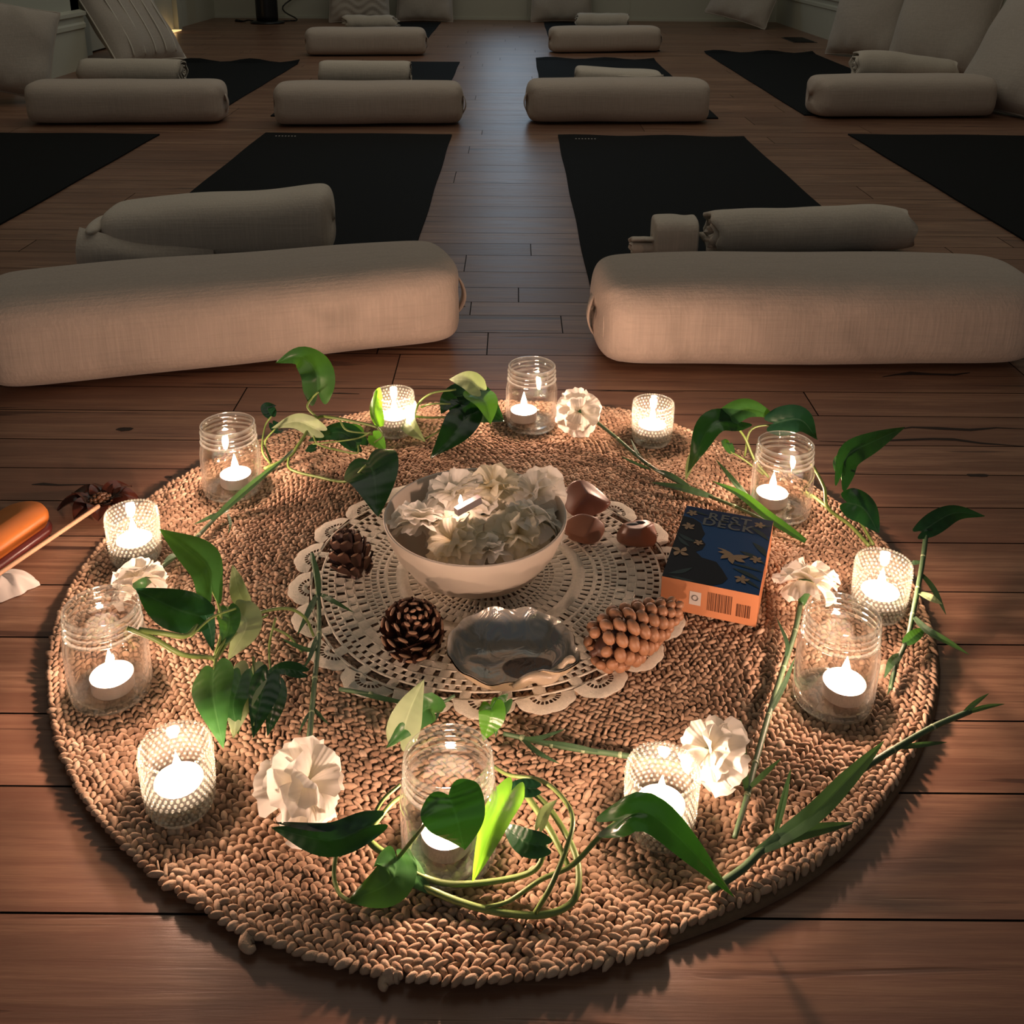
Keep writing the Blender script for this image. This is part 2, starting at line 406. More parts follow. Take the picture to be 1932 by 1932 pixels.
# black tower fan at the back wall
fn = thing('tower_fan', 'tall black cylindrical tower fan standing by the back wall', 'fan', P(505, 44))
MB().add(*lathe([(0, 0), (.13, 0), (.132, .012), (.10, .022), (0, .022)], 40)).build('base', M['black'], fn)
MB().add(*lathe([(0, .02), (.082, .02), (.085, .06), (.085, .95), (.07, .99), (0, 1.0)], 40)).build('body', M['black'], fn)
MB().add(*tube([Vector(p)-Vector(fn.location) for p in (P(527, 40, .01), P(545, 39, .008), P(560, 36, .02), Vector((P(572, 20)[0]*.985, 8.7, .10)), Vector((-1.63, 8.74, .30)), Vector((-1.60, 8.75, .6)))], .006)).build('power_cord', M['black'], fn)
MB().add(*tube([Vector(p)-Vector(fn.location) for p in (P(490, 42, .01), P(470, 38, .02), P(460, 40, .01), P(446, 39, .008))], [.006, .006, .006, .014])).build('plug_cord', M['black'], fn)

# ------------------------------------------------------------------ yoga mats
def ymat(x0, x1, y0, y1, label, ry=0, logo=None, bent=0):
    t = thing('yoga_mat', label, 'yoga mat', ((x0+x1)/2, (y0+y1)/2, 0), 'black yoga mats laid out in rows')
    hw, hl = (x1-x0)/2, (y1-y0)/2; nx, ny = 12, 30
    V = []; rr = random.Random(int((x0+9)*100))
    for k in range(2):
        for i in range(nx+1):
            for j in range(ny+1):
                x = -hw+2*hw*i/nx; y = -hl+2*hl*j/ny
                z = .005 if k == 0 else .0004
                e = max(0, (abs(y)-hl*.93)/(hl*.07))
                if y > 0: z += e*bent*(.5+.5*math.sin(i*1.1))
                V.append((x+.0012*math.sin(j*.7+x0), y+ (.004*math.sin(i*.8+y0) if abs(y) > hl*.98 else 0), z))
    n = (nx+1)*(ny+1); G_ = grid_faces(nx+1, ny+1)
    F = [f for f in G_] + [tuple(a+n for a in f[::-1]) for f in G_]
    for i in range(nx):
        for j in (0, ny): a = i*(ny+1)+j; b = (i+1)*(ny+1)+j; F.append((a, b, b+n, a+n))
    for j in range(ny):
        for i in (0, nx): a = i*(ny+1)+j; F.append((a, a+1, a+1+n, a+n))
    MB().add(V, F).build('sheet', M['mat'], t, smooth=False)
    if logo:
        mb = MB()
        for k in range(7): mb.add(*box(logo+k*.011, hl-.068, .0052, logo+k*.011+.005, hl-.060, .0056))
        mb.build('logo_print', M['boxwhite'], t, smooth=False)
    return t
ymat(-.879, -.218, 1.83, 3.617, 'black yoga mat behind the front left bolster, its far end bare', logo=-.28+.0)
ymat(.158, .815, 1.86, 3.61, 'black yoga mat behind the front right bolster, its far end bare', logo=-.27, bent=.004)
ymat(-1.92, -1.24, 1.8, 3.58, 'black yoga mat cut off by the left edge beside the front rows')
ymat(1.208, 1.87, 1.85, 3.68, 'black yoga mat cut off by the right edge beside the front rows')
ymat(-1.82, -1.17, 3.95, 5.70, 'black yoga mat beside the left wall under the far left blanket roll', bent=.02)
ymat(-.94, -.30, 3.98, 5.78, 'black yoga mat of the middle row, left of the centre aisle')
ymat(.125, .80, 4.00, 5.96, 'black yoga mat of the middle row, right of the centre aisle', bent=.012)
ymat(1.16, 1.82, 4.10, 6.38, 'black yoga mat beside the right wall with its left edge wide open to view', bent=.015)
ymat(-1.22, -.585, 6.25, 8.45, 'black yoga mat of the farthest row, left of the aisle')
ymat(.24, .90, 6.45, 8.52, 'black yoga mat of the farthest row, right of the aisle')

# ------------------------------------------------------------------ bolsters, blankets, cushions
def bolster_mesh(L, a, b, seed, puck=1.0):
    rr = random.Random(seed); ph = [rr.uniform(0, 6.28) for _ in range(6)]
    nu, nv = 72, 56; V = []; A = []
    for i in range(nu+1):
        s = -1+2*i/nu; s = math.copysign(1-(1-abs(s))**2.3, s)
        q = abs(s); x = s*L/2
        k = ((1-q**26)**(1/2.2) if q < .9985 else 0)*(1-.05*q**6)
        for j in range(nv):
            t = 2*PI*j/nv; ct, st = math.cos(t), math.sin(t); e = 2/3.2
            y = a*math.copysign(abs(ct)**e, ct); z = b*math.copysign(abs(st)**e, st)
            w_ = 1 + .012*math.sin(3*s+ph[0]+2*t) + .01*math.sin(7*s+ph[1]-t) + .012*puck*math.exp(-((1-q)/.12)**2)*math.sin(9*t+ph[2])
            zz = z*k*w_
            if zz < -b*.86: zz = -b*.86 + (zz+b*.86)*.15
            V.append((x*(1-.012*math.cos(2*t)), y*k*w_, zz+b*.88+.0075)); A.append((s, j/nv, 0))
    F = grid_faces(nu+1, nv, False, True)
    return V, F, A
def bolster(px0, px1, label, L=.70, a=.125, b=.088, seed=1, strap=1, turn=0):
    """px0, px1: photo points of the two ends of the front bottom edge"""
    p0, p1 = P(*px0), P(*px1); d = (p1-p0); rz = math.atan2(d.y, d.x)
    mid = (p0+p1)/2; n = Vector((-math.sin(rz), math.cos(rz), 0)); c = mid + n*a*.86
    t = thing('bolster', label, 'bolster', c, 'linen bolsters in rows across the room', rz)
    V, F, A = bolster_mesh(L, a, b, seed)
    MB().add(V, F, 0, A).build('cover', M['linen'], t); cv = t.children[0]
    # round end seam and carry strap on the right-hand end
    for s in ((1,) if strap > 0 else (-1,)):
        pts = []
        for k in range(29):
            q = 2*PI*k/28; e = 2/2.7
            pts.append((s*(L/2*.965), a*.62*math.copysign(abs(math.cos(q))**e, math.cos(q)), b*.88+b*.60*math.copysign(abs(math.sin(q))**e, math.sin(q))))
        MB().add(*tube(pts, .003, 6, 2)).build('end_seam', M['linen'], cv)
        st = [(s*L/2*(.955), 0.02, b*1.55), (s*(L/2+.004), -.02, b*1.3), (s*(L/2+.012), -.03, b*.9), (s*(L/2+.002), -.02, b*.5), (s*L/2*.955, 0.01, b*.28)]
        p = smooth_path(st, 5); V = []
        for q in p: V += [(q[0], q[1]-.012, q[2]), (q[0], q[1]+.012, q[2]), (q[0]-s*.003, q[1]+.012, q[2]), (q[0]-s*.003, q[1]-.012, q[2])]
        MB().add(V, grid_faces(len(p), 4, False, True)).build('carry_strap', M['linen'], t)
    return t
bolster((0, 752), (850, 660), 'large beige bolster at front left, lit pink by the candles, lying askew', .775, .125, .078, 1)
t = bolster((1165, 704), (1932, 702), 'large beige bolster at front right, running out past the right edge', .74, .125, .079, 2, -1)
bolster((50, 238), (415, 236), 'beige bolster of the second row nearest the left wall', .72, .11, .078, 3)
bolster((520, 241), (870, 238), 'beige bolster of the second row just left of the aisle', .70, .11, .078, 4)
bolster((1000, 236), (1340, 235), 'beige bolster of the second row just right of the aisle', .70, .11, .082, 5, -1)
bolster((1545, 226), (1880, 224), 'beige bolster of the second row nearest the right wall, puckered ends', .74, .115, .082, 6)
bolster((578, 107), (803, 106), 'small-looking far bolster of the back row left of the aisle', .70, .11, .08, 7)
bolster((1035, 102), (1258, 99), 'small-looking far bolster of the back row right of the aisle', .69, .11, .078, 8)

def roll_mesh(L, ry, rz, turns=2.6, th=.010, seed=0, soft=.02):
    """cloth sheet rolled up: spiral cross-section drawn along x"""
    rr = random.Random(seed); p = [rr.uniform(0, 6.28) for _ in range(8)]
    ns = int(turns*26); nx = 26; V = []
    for side in (0, 1):
        for i in range(nx+1):
            s = -1+2*i/nx; x = s*L/2
            for j in range(ns+1):
                f = j/ns; ang = -PI/2 + f*turns*2*PI
                r = .12+(1-.12)*f; r -= side*th/ry*1.0
                y = ry*r*math.cos(ang); z = rz*r*math.sin(ang)
                wob = 1+soft*math.sin(5*s+p[0]+ang)+soft*.7*math.sin(11*s+p[1]+2*ang)
                ee = 1-.10*max(0, abs(s)-.9)/.1
                x2 = x+soft*.35*math.sin(ang*1.3+p[2])*abs(s)+ (soft*.3*math.sin(ang*5+p[3]) if abs(s) > .95 else 0)
                zz = z*wob*ee
                if zz < -rz*.9: zz = -rz*.9+(zz+rz*.9)*.2
                V.append((x2, y*wob*ee, zz+rz*.93))
    n = (nx+1)*(ns+1); G_ = grid_faces(nx+1, ns+1)
    F = [f for f in G_]+[tuple(a+n for a in f[::-1]) for f in G_]
    for i in (0, nx):
        for j in range(ns): a = i*(ns+1)+j; F.append((a, a+1, a+1+n, a+n))
    for j in (0, ns):
        for i in range(nx): a = i*(ns+1)+j; b = (i+1)*(ns+1)+j; F.append((a, b, b+n, a+n))
    return V, F
def fold_mesh(L, ry, h, layers=3, seed=0, sag=.0):
    """blanket folded into a flat stack: each layer a soft rounded slab"""
    V0, F0, A0 = bolster_mesh(L, ry, h/2, seed, .3)
    V0 = np.array(V0); x = V0[:, 0]/(L/2)
    V0[:, 2] *= 1 + .02*np.sin(4*x+seed) + sag*x
    return V0, F0
def blanket_roll(px, z, label, L, ry, rz, rot=0, turns=2.6, seed=0, soft=.02, shp=None):
    c = P(*px, 0); c.z = z
    t = thing('rolled_blanket', label, 'blanket', c, 'cream blankets behind the bolsters', rot)
    V, F = roll_mesh(L, ry, rz, turns, .009, seed, soft)
    if shp: V = [shp(v) for v in V]
    MB().add(V, F).build('rolled_cloth', M['linen2'], t)
    mb = MB(); e = [(s*L/2*.0, 0, 0) for s in (1,)]
    return t
# front left: folded blanket with a flap turned up at its left end
tb = thing('folded_blanket', 'cream blanket folded flat behind the front left bolster, left corner flared', 'blanket', (-.635, 2.16, .0055), 'cream blankets behind the bolsters', .06)
V, F = fold_mesh(.49, .085, .135, seed=3)
V = np.array(V); xx = V[:, 0]/.25
V[:, 2] *= np.clip(1.0+.16*xx, .1, 2)
V[:, 1] *= 1+.12*np.clip(-xx, 0, 1)
MB().add(V, F).build('folded_cloth', M['linen2'], tb)
nu, nv = 18, 8; V = []
for i in range(nu+1):
    for j in range(nv+1):
        u, v = i/nu, j/nv
        V.append((-.27+.27*u, -.088-.035*(1-u)*(1-v)-.02*math.sin(PI*v)*(1-u), .004+.075*v*(1-.55*u)+.012*math.sin(4*u+2*v)*(1-u)))
MB().add(V, grid_faces(nu+1, nv+1)).build('turned_flap', M['linen2'], tb)
for k in range(3):
    MB().add(*ellipsoid((-.246, .0-.02*k, .03+.026*k), (.018, .07, .012), 16, 10)).build('folded_edge', M['linen2'], tb)
# front right: rolled blanket with crumpled second cloth at its left end
def shp(v):
    k = max(0, (v[0]-.16)/.1); return (v[0], v[1], v[2]*(1-.10*k))
blanket_roll((1520, 480), .0055, 'cream rolled blanket behind the front right bolster, spiral end facing left', .46, .068, .060, .16, 3.2, 5, .018, shp)
tc = thing('crumpled_blanket', 'small crumpled cream cloth tucked at the left end of the front right rolled blanket', 'blanket', P(1270, 480, .0055), 'cream blankets behind the bolsters')
MB().add(*[q for q in fold_mesh(.10, .05, .085, seed=9)]).build('folded_cloth', M['linen2'], tc)
V, F = roll_mesh(.07, .028, .024, 1.6, .006, 4, .008)
MB().add(np.array(V)+np.array((-.062, -.015, 0)), F).build('loose_fold', M['linen2'], tc)
# second row
blanket_roll((255, 165), .0055, 'cream rolled blanket beside the left wall, spiral end facing right', .46, .075, .070, 0, 3, 6, .012)
blanket_roll((691, 168), .0055, 'cream folded blanket on the mat left of the aisle, middle row', .41, .078, .075, 0, 2.2, 7, .006)
tf = thing('folded_blanket', 'thin cream blanket loosely folded on the mat right of the aisle, middle row', 'blanket', P(1165, 165, .0055), 'cream blankets behind the bolsters')
V, F = fold_mesh(.40, .09, .085, seed=5); V = np.array(V); V[:, 2] *= 1-.12*V[:, 0]/.2; MB().add(V, F).build('folded_cloth', M['linen2'], tf)
for k in range(3): MB().add(*tube([(-.19+.02*k, -.092+.006*k, .018+.02*k), (-.05, -.1+.01*k, .03+.016*k), (.10, -.092, .02+.02*k), (.2, -.07, .02+.022*k)], .006)).build('folded_edge', M['linen2'], tf)
blanket_roll((1700, 157), .0055, 'cream rolled blanket beside the right wall, spiral end facing left, tapering', .47, .085, .085, -.06, 3, 8, .02, lambda v: (v[0], v[1], v[2]*(1-.9*max(0, v[0]+.1)*.9)))
# third row
blanket_roll((700, 60), .0055, 'far cream blanket with a dented top, back row left of the aisle', .36, .075, .068, 0, 2.2, 9, .05)
blanket_roll((1135, 57), .0055, 'far cream blanket, flat folded, back row right of the aisle', .38, .075, .070, 0, 2.0, 10, .02)

def cushion(px, z0, wd_, ht, th, yaw, lean, label, mat='linen3', seed=0, ruch=False, stripes=False, tilt=0):
    c = P(*px, 0); c.z = z0
    t = thing('cushion', label, 'cushion', c, 'floor cushions leaning on the walls', yaw)
    rr = random.Random(seed); ph = [rr.uniform(0, 6.28) for _ in range(5)]
    N = 34; V = []; Rm = Matrix.Rotation(tilt, 3, 'Y') ; Rl = Matrix.Rotation(-lean, 3, 'X')
    for k in (-1, 1):
        for i in range(N+1):
            for j in range(N+1):
                u = -1+2*i/N; v = -1+2*j/N
                x = wd_/2*u*(1-.05*(1-v*v)*abs(u)**4); zz = ht/2*v*(1-.05*(1-u*u)*abs(v)**4)
                prof = max(0, (1-abs(u)**3.5)*(1-abs(v)**3.5))**.55
                y = k*(th/2*prof+.002)
                if ruch: y += k*.012*prof*math.sin(26*v+3*math.sin(7*u+ph[0]))
                y += k*.006*prof*math.sin(9*u*v+ph[1])+k*.012*math.exp(-((1-abs(v))/.2)**2)*math.sin(14*u+ph[2])*prof
                V.append((x, y, zz))
    corner = Rm @ Vector((0, 0, 0))
    W = [Rl @ (Rm @ Vector(v)) for v in V]; mz = min(q.z for q in W)
    base_y = min(q.y for q in W if q.z < mz+.05)
    W = [(q.x, q.y, q.z-mz+.002) for q in W]
    n = (N+1)**2; G_ = grid_faces(N+1, N+1); F = [f[::-1] for f in G_]+[tuple(a+n for a in f) for f in G_]
    F = [f[::-1] for f in F]
    MB().add(W, F).build('cushion_cover', M[mat], t)
    # piping around the seam
    pts = []
    for k in range(4):
        for q in np.linspace(-1, 1, 10, endpoint=False):
            u, v = [(q, -1), (1, q), (-q, 1), (-1, -q)][k]
            x = wd_/2*u*(1-.05*(1-v*v)*abs(u)**4); zz = ht/2*v*(1-.05*(1-u*u)*abs(v)**4)
            pts.append(Rl @ (Rm @ Vector((x, 0, zz)))-Vector((0, 0, mz-.002)))
    pts.append(pts[0])
    MB().add(*tube(pts, .0045, 6, 2)).build('seam_piping', M['piping' if stripes else mat], t)
    if stripes:
        mb = MB()
        for q in (-.62, -.3, .02, .34, .66):
            pp = []
            for v in np.linspace(-.9, .9, 16):
                prof = max(0, (1-abs(q)**3.5)*(1-abs(v)**3.5))**.55
                pp.append(Rl @ (Rm @ Vector((wd_/2*q, -(th/2*prof+.003), ht/2*v)))-Vector((0, 0, mz-.002)))
            mb.add(*tube(pp, .004, 5, 2))
        mb.build('stitched_stripes', M['piping'], t)
    return t
cushion((18, 192), 0, .40, .38, .16, .5, .35, 'plain pinkish-beige cushion at the far left edge by the wall', seed=1, tilt=.25)
cushion((243, 116), 0, .50, .62, .16, 1.15, .62, 'striped beige cushion with pale piping leaning on the left wall', seed=2, stripes=True)
cushion((680, 42), 0, .48, .50, .14, .05, .3, 'textured ruched cushion at the back wall left of the plain one', seed=3, ruch=True)
cushion((803, 40), 0, .46, .46, .15, -.05, .3, 'plain square cushion at the back wall just left of the aisle', seed=4)
cushion((1058, 41), 0, .50, .48, .15, .05, .3, 'plain square cushion at the back wall right of the aisle', seed=5)
cushion((1405, 52), 0, .50, .50, .14, -.4, .5, 'cushion leaning in the far right corner of the room', seed=6, tilt=.25)
cushion((1640, 108), 0, .50, .62, .18, -.95, .30, 'tall beige cushion leaning on the right wall, farthest of the three there', seed=7, ruch=False)
cushion((1775, 139), 0, .56, .68, .18, -.95, .30, 'large beige cushion leaning on the right wall directly behind the rolled blanket', seed=8)
cushion((1945, 215), 0, .60, .60, .20, -1.25, .5, 'cushion at the right edge of view behind the puckered bolster', seed=9)

# ------------------------------------------------------------------ braided rug
RC = (-.0166, .977); RR = .455; ZR = .012
EDGE = [(125,1440),(235,1600),(350,1695),(465,1765),(600,1808),(715,1845),(850,1856),(966,1852),(1560,1644),(1474,1698),(1370,1740),(1200,1800),(1774,1255),(1777,1299),(1757,1365),(1734,1432),(1696,1490),(1664,1017),(1051,767),(1155,773),(1186,777),(1276,806),(1323,829),(304,928),(151,1093),(132,1114),(100,1216),(94,1270),(100,1338),(545,818),(680,785)]
_e = sorted((math.atan2(P(*q, .004).y-RC[1], P(*q, .004).x-RC[0]), math.hypot(P(*q, .004).y-RC[1], P(*q, .004).x-RC[0])) for q in EDGE)
_ea = np.array([_e[-1][0]-2*PI]+[q[0] for q in _e]+[_e[0][0]+2*PI]); _er = np.array([_e[-1][1]]+[q[1] for q in _e]+[_e[0][1]])
_g = np.linspace(-PI, PI, 181); _gr = np.interp(_g, _ea, _er); _k = np.convolve(np.concatenate([_gr[-11:-1], _gr, _gr[1:11]]), np.hanning(15)/np.hanning(15).sum(), 'same')[10:-10]
def redge(a): return float(np.interp((a+PI) % (2*PI)-PI, _g, _k))/RR
def make_rug():
    rr = np.random.RandomState(3); w_ = .0098; mb = MB()
    V, F = lathe([(0, .0005), (RR-.002, .0005), (RR, .004), (RR-.004, .0065), (0, .0065)], 96, (0, 0, 0))
    mb.add([(x*redge(math.atan2(y, x))+RC[0], y*redge(math.atan2(y, x))+RC[1], z) for x, y, z in V], F, 1)
    base, F0 = ellipsoid((0, 0, 0), (1, 1, 1), 8, 5); base = np.array(base); F0 = np.array([f if len(f) == 4 else (*f, f[-1]) for f in F0])
    Vs = []; As = []; k = 0; th = 0.5; r = .006
    while r < RR-.001:
        for side in (-1, 1):
            q = th + (side+1)*.25*(.0078/r)
            rad = r + side*w_*.25 + .0003*rr.normal()
            jit = rr.normal(0, 1, 6)
            wav = redge(q)
            cx, cy = rad*wav*math.cos(q), rad*wav*math.sin(q)
            sl = q+PI/2 + side*.55 + jit[0]*.2
            la, sh, he = .0064*(1+.2*jit[1]), .00275*(1+.2*jit[2]), .0035
            V = base*np.array((la, sh, he))
            t2 = np.sign(V[:, 0])*0.25*np.abs(V[:, 0]/la)**2
            V[:, 2] += he*.35*(1-(V[:, 0]/la)**2) - .0
            c, s = math.cos(sl), math.sin(sl)
            X = V[:, 0]*c-V[:, 1]*s+cx+RC[0]; Y = V[:, 0]*s+V[:, 1]*c+cy+RC[1]; Z = V[:, 2]+.0072+.0006*jit[3]
            Vs.append(np.stack([X, Y, np.maximum(Z, .0004)], 1))
            tone = min(1, max(0, .5+.22*jit[4]+.14*math.sin(r*60)+.12*math.sin(q*2+r*25)))
            As.append(np.tile((tone, 0, 0), (len(V), 1))); k += 1
        dth = .0078/r; th += dth; r += w_*dth/(2*PI)
    n = len(base); V = np.concatenate(Vs); A = np.concatenate(As)
    F = (F0[None]+(np.arange(k)*n)[:, None, None]).reshape(-1, 4)
    F = [tuple(f) if f[2] != f[3] else tuple(f[:3]) for f in F.tolist()]
    mb.add(V, F, 0, A)
    rug = mb.build('braided_rug', [M['jute'], M['jutebase']])
    # keep the origin on the floor at the rug's centre
    tag(rug, 'large round braided jute rug in natural tan under the candles', 'rug')
    for (px, py, pts) in ((480, 1765, [(0, 0), (-12, 3), (-17, 16), (-8, 26), (2, 22)]), (735, 1842, [(20, 0), (6, -4), (-8, 6), (-12, 18), (-6, 24)])):
        V, F = tube([P(px+a, py+b, .005) for a, b in pts], [.005, .006, .005, .0035, .002])
        MB().add(V, F, 0, (.9, 0, 0)).build('loose_braid_end', M['jute'], rug)
make_rug()

# ------------------------------------------------------------------ crochet doily
def make_doily():
    cx, cy = -.022, .967; z = ZR+.0012; t = .0009; mb = MB(); rr = random.Random(8)
    def R_(a): return 1+.012*math.sin(3*a+1)+.010*math.sin(5*a)
    def ring(r0, r1, n=160, dz=0):
        V = []
        for i in range(n):
            a = 2*PI*i/n; k = R_(a)
            for (r, h) in ((r0, 0), (r0+.0003, t), (r1-.0003, t), (r1, 0)):
                V.append((cx+r*k*math.cos(a), cy+r*k*math.sin(a), z+h+dz))
        mb.add(V, grid_faces(n, 4, True, False))
    def bars(r0, r1, n, wd_, ph=0, groups=None):
        for i in range(n):
            a = 2*PI*(i+ph)/n + rr.uniform(-.1, .1)*PI/n; k = R_(a); ww = 1.8*wd_*rr.uniform(.8, 1.2)
            if groups and (i % groups) == 0: ww *= 2.4
            c, s = math.cos(a), math.sin(a); V = []
            for r in (r0-.0006, r1+.0006):
                for (q, h) in ((-1, 0), (-.6, t*1.1), (.6, t*1.1), (1, 0)):
                    V.append((cx+r*k*c-s*q*ww/2, cy+r*k*s+c*q*ww/2, z+h))
            mb.add(V, grid_faces(2, 4))
    # (r0, r1, kind, n, width)
    ring(0.004, .030); bars(.030, .036, 30, .0025); ring(.036, .042); bars(.042, .048, 44, .0022)
    ring(.048, .0505); bars(.0505, .058, 48, .0030); ring(.058, .0600)
    bars(.060, .064, 70, .0022); ring(.064, .0655); bars(.0655, .0695, 76, .0022); ring(.0695, .0715)
    bars(.0715, .0795, 54, .0048, 0, None); ring(.0795, .0815); bars(.0815, .0895, 54, .0046, .5); ring(.0895, .104)
    bars(.104, .1125, 84, .0036); ring(.1125, .1175); bars(.1175, .122, 84, .0035, .5); ring(.122, .1255)
    bars(.1255, .1305, 128, .0026); ring(.1305, .1325); bars(.1325, .138, 128, .0026, .5); ring(.138, .1405)
    bars(.1405, .149, 72, .0052, 0, None); ring(.149, .1515); bars(.1515, .158, 66, .0090, .5); ring(.158, .1605)
    bars(.1605, .169, 66, .0070, 0); ring(.169, .1715)
    bars(.1715, .177, 110, .0040); ring(.177, .1785); bars(.1785, .184, 110, .0036, .5); ring(.184, .1868)
    bars(.1868, .195, 34, .0060); ring(.195, .1975)
    # scalloped fan edge
    NS = 22
    for i in range(NS):
        a0 = 2*PI*(i+.5)/NS; k = R_(a0)
        ccx, ccy = cx+.1975*k*math.cos(a0), cy+.1975*k*math.sin(a0)
        rx, ry = .0215, .0300; n = 30; V = []; er = [(.14, 0), (.17, t), (.36, t), (.37, t), (.54, t), (.55, t), (.93, t), (1.0, 0)]
        for j in range(n+1):
            b = -PI/2+PI*j/n
            for (q, h) in er:
                sc_ = 1+(.06*abs(math.sin(b*4.5)) if q > .8 else 0)
                lx = q*ry*math.cos(b)*sc_; ly = q*rx*math.sin(b)*sc_*1.32
                lx = lx*(rx/ry)*1.05
                V.append((ccx+lx*math.cos(a0)-ly*math.sin(a0), ccy+lx*math.sin(a0)+ly*math.cos(a0), z+h+.0006*math.sin(b*3)))
        G_ = grid_faces(n+1, 8); mb.add(V, [f for q_, f in enumerate(G_) if not (q_ % 7 == 3 and (q_//7) % 3 != 0)])
        am = 2*PI*i/NS; km = R_(am)
        q1 = [(cx+r*km*math.cos(am+d), cy+r*km*math.sin(am+d), z+.0006) for r, d in ((.1975, -.02), (.206, -.035))]
    o = mb.build('crochet_doily', M['lace'])
    tag(o, 'round cream crocheted lace doily with a scalloped edge in the middle of the rug', 'doily')
make_doily()
ZD = ZR+.0024

# ------------------------------------------------------------------ glassware
def jar_meshes():
    def ridge(z, h=.0026, d=.0021): return [(.0322+d*math.sin(PI*k/5)**.8, z-h/2+h*k/5) for k in range(6)]
    o = [(0, .004), (.022, .0035), (.030, .001), (.0335, .0012), (.0352, .003), (.0362, .0065), (.0366, .012), (.0366, .052), (.0363, .059), (.0352, .0645), (.0334, .0680)]
    nb = len(o)
    neck = [(.0322, .0695)] + ridge(.0725, .0034, .0028) + ridge(.0790) + ridge(.0850) + [(.0322, .0885), (.0330, .0900), (.0334, .0915), (.0330, .0930), (.0318, .0938)]
    i = [(.0302, .0934), (.0294, .092), (.0293, .072), (.0312, .067), (.0335, .060), (.0340, .050), (.0340, .012), (.0325, .0080), (.028, .0064), (.012, .0072), (0, .0088)]
    V, F = lathe(o+neck+i, 72); mb = MB(); mb.add(V, F, 0)
    P_ = o+neck
    def rim(k):
        if k < 5: return 1
        if nb <= k < len(P_)-1: return 1 if (P_[k][0]+P_[k+1][0])/2 > .0326 or P_[k][1] > .0895 else 0
        return 0
    mb.m = [rim(k//72) for k in range(len(F))]
    return mb
jm = jar_meshes()
def votive_mesh():
    mb = MB()
    o = [(0, .002), (.020, .0015), (.0225, 0), (.0245, .0012), (.0262, .006), (.0275, .020), (.0282, .055), (.0284, .0590), (.0276, .0600)]
    i = [(.0262, .0592), (.0258, .055), (.0250, .020), (.0240, .0135), (.020, .0120), (0, .0120)]
    V, F = lathe(o+i, 60); mb.add(V, F, 0); mb.m = [2 if (k//60 < 4 or k//60 > 11) else 0 for k in range(len(F))]
    rows = 11
    for k in range(rows):
        z = .0082+k*.0046; R0 = np.interp(z, [0, .006, .02, .055, .06], [.0245, .0262, .0275, .0282, .0283])
        n = 37
        for j in range(n):
            a = 2*PI*(j+.5*(k % 2))/n; b = .0016
            V, F = ellipsoid((0, 0, 0), (b*.75, b, b), 6, 4)
            c, s = math.cos(a), math.sin(a)
            V = [(x*c-y*s+R0*c, x*s+y*c+R0*s, zz+z) for x, y, zz in V]; mb.add(V, F, 1)
    for j in range(50):   # beaded rim
        a = 2*PI*j/50; V, F = ellipsoid((.0272*math.cos(a), .0272*math.sin(a), .0598), (.0013, .0013, .0011), 6, 4); mb.add(V, F, 1)
    return mb
def tealight(label, loc):
    t = thing('tealight_candle', label, 'candle', loc, 'lit tealights')
    MB().add(*lathe([(0, 0), (.0182, 0), (.0190, .001), (.0190, .0138), (.0193, .0142), (.0187, .0142), (.0184, .002), (0, .002)], 40)).build('metal_cup', M['alu'], t)
    MB().add(*lathe([(.0183, .004), (.0183, .0130), (.016, .0126), (.006, .0122), (0, .0124)], 40)).build('wax', M['wax'], t); wx = [c for c in t.children if c.name.startswith('wax')][0]
    MB().add(*tube([(0, 0, .012), (.0003, 0, .016), (.001, 0, .019)], .0006, 6)).build('wick', M['wick'], wx)
    MB().add(*lathe([(0, .0165), (.0022, .0180), (.0040, .0215), (.0043, .0250), (.0034, .0300), (.0018, .0355), (.0005, .0400), (0, .0415)], 20)).build('flame', M['flame'], t)
    light('candle_light', 'POINT', (0, 0, .027), CANDLE_P, CANDLE_C, .0045, parent=t)
    return t
vm = votive_mesh()
JARS = [((1002, 802), (988, 790), 'clear threaded glass jar at the back of the candle ring, by the carnation'),
        ((440, 925), (446, 912), 'clear threaded glass jar at back left of the ring, dark stem in front'),
        ((212, 1305), (214, 1296), 'clear threaded glass jar at the left edge of the rug'),
        ((848, 1610), (842, 1592), 'clear threaded glass jar at front centre, wrapped by a vine'),
        ((1570, 1320), (1590, 1310), 'clear threaded glass jar at the right side of the rug, nearest the right edge'),
        ((1470, 965), (1455, 948), 'clear threaded glass jar at back right, behind the blue card box')]
VOTS = [((745, 815), 'beaded glass votive at the back beside a backlit green leaf'),
        ((1229, 833), 'beaded glass votive at the back right, standing alone past the carnation'),
        ((258, 1055), 'beaded glass votive on the left rim of the rug near the dried pod'),
        ((343, 1520), 'beaded glass votive at front left of the rug'),
        ((1655, 1155), 'beaded glass votive on the right rim of the rug behind a jar'),
        ((1243, 1565), 'beaded glass votive at front right with a long leaf arched over it')]
jw = ['back', 'back left', 'far left', 'front centre', 'right', 'back right']
first = None
for k, (b, c, lab) in enumerate(JARS):
    p = P(*b, ZR)
    if first is None:
        first = thing('glass_jar', lab, 'jar', p, 'clear glass jars holding tealights')
        jm.build('jar_body', [M['jar'], M['jarrim']], first); j = first
    else:
        j = copy_tree(first); j.location = p; tag(j, lab, 'jar')
    tp = P(*c, ZR+.0085); d = tp-Vector((p.x, p.y, tp.z)); 
    if d.length > .0128: d = d.normalized()*.0128
    tl = tealight('lit tealight inside the clear jar at the %s of the ring' % jw[k], (p.x+d.x, p.y+d.y, ZR+.0088))
vf = None
vw = ['back beside the bright leaf', 'back right', 'left rim', 'front left', 'right rim', 'front right']
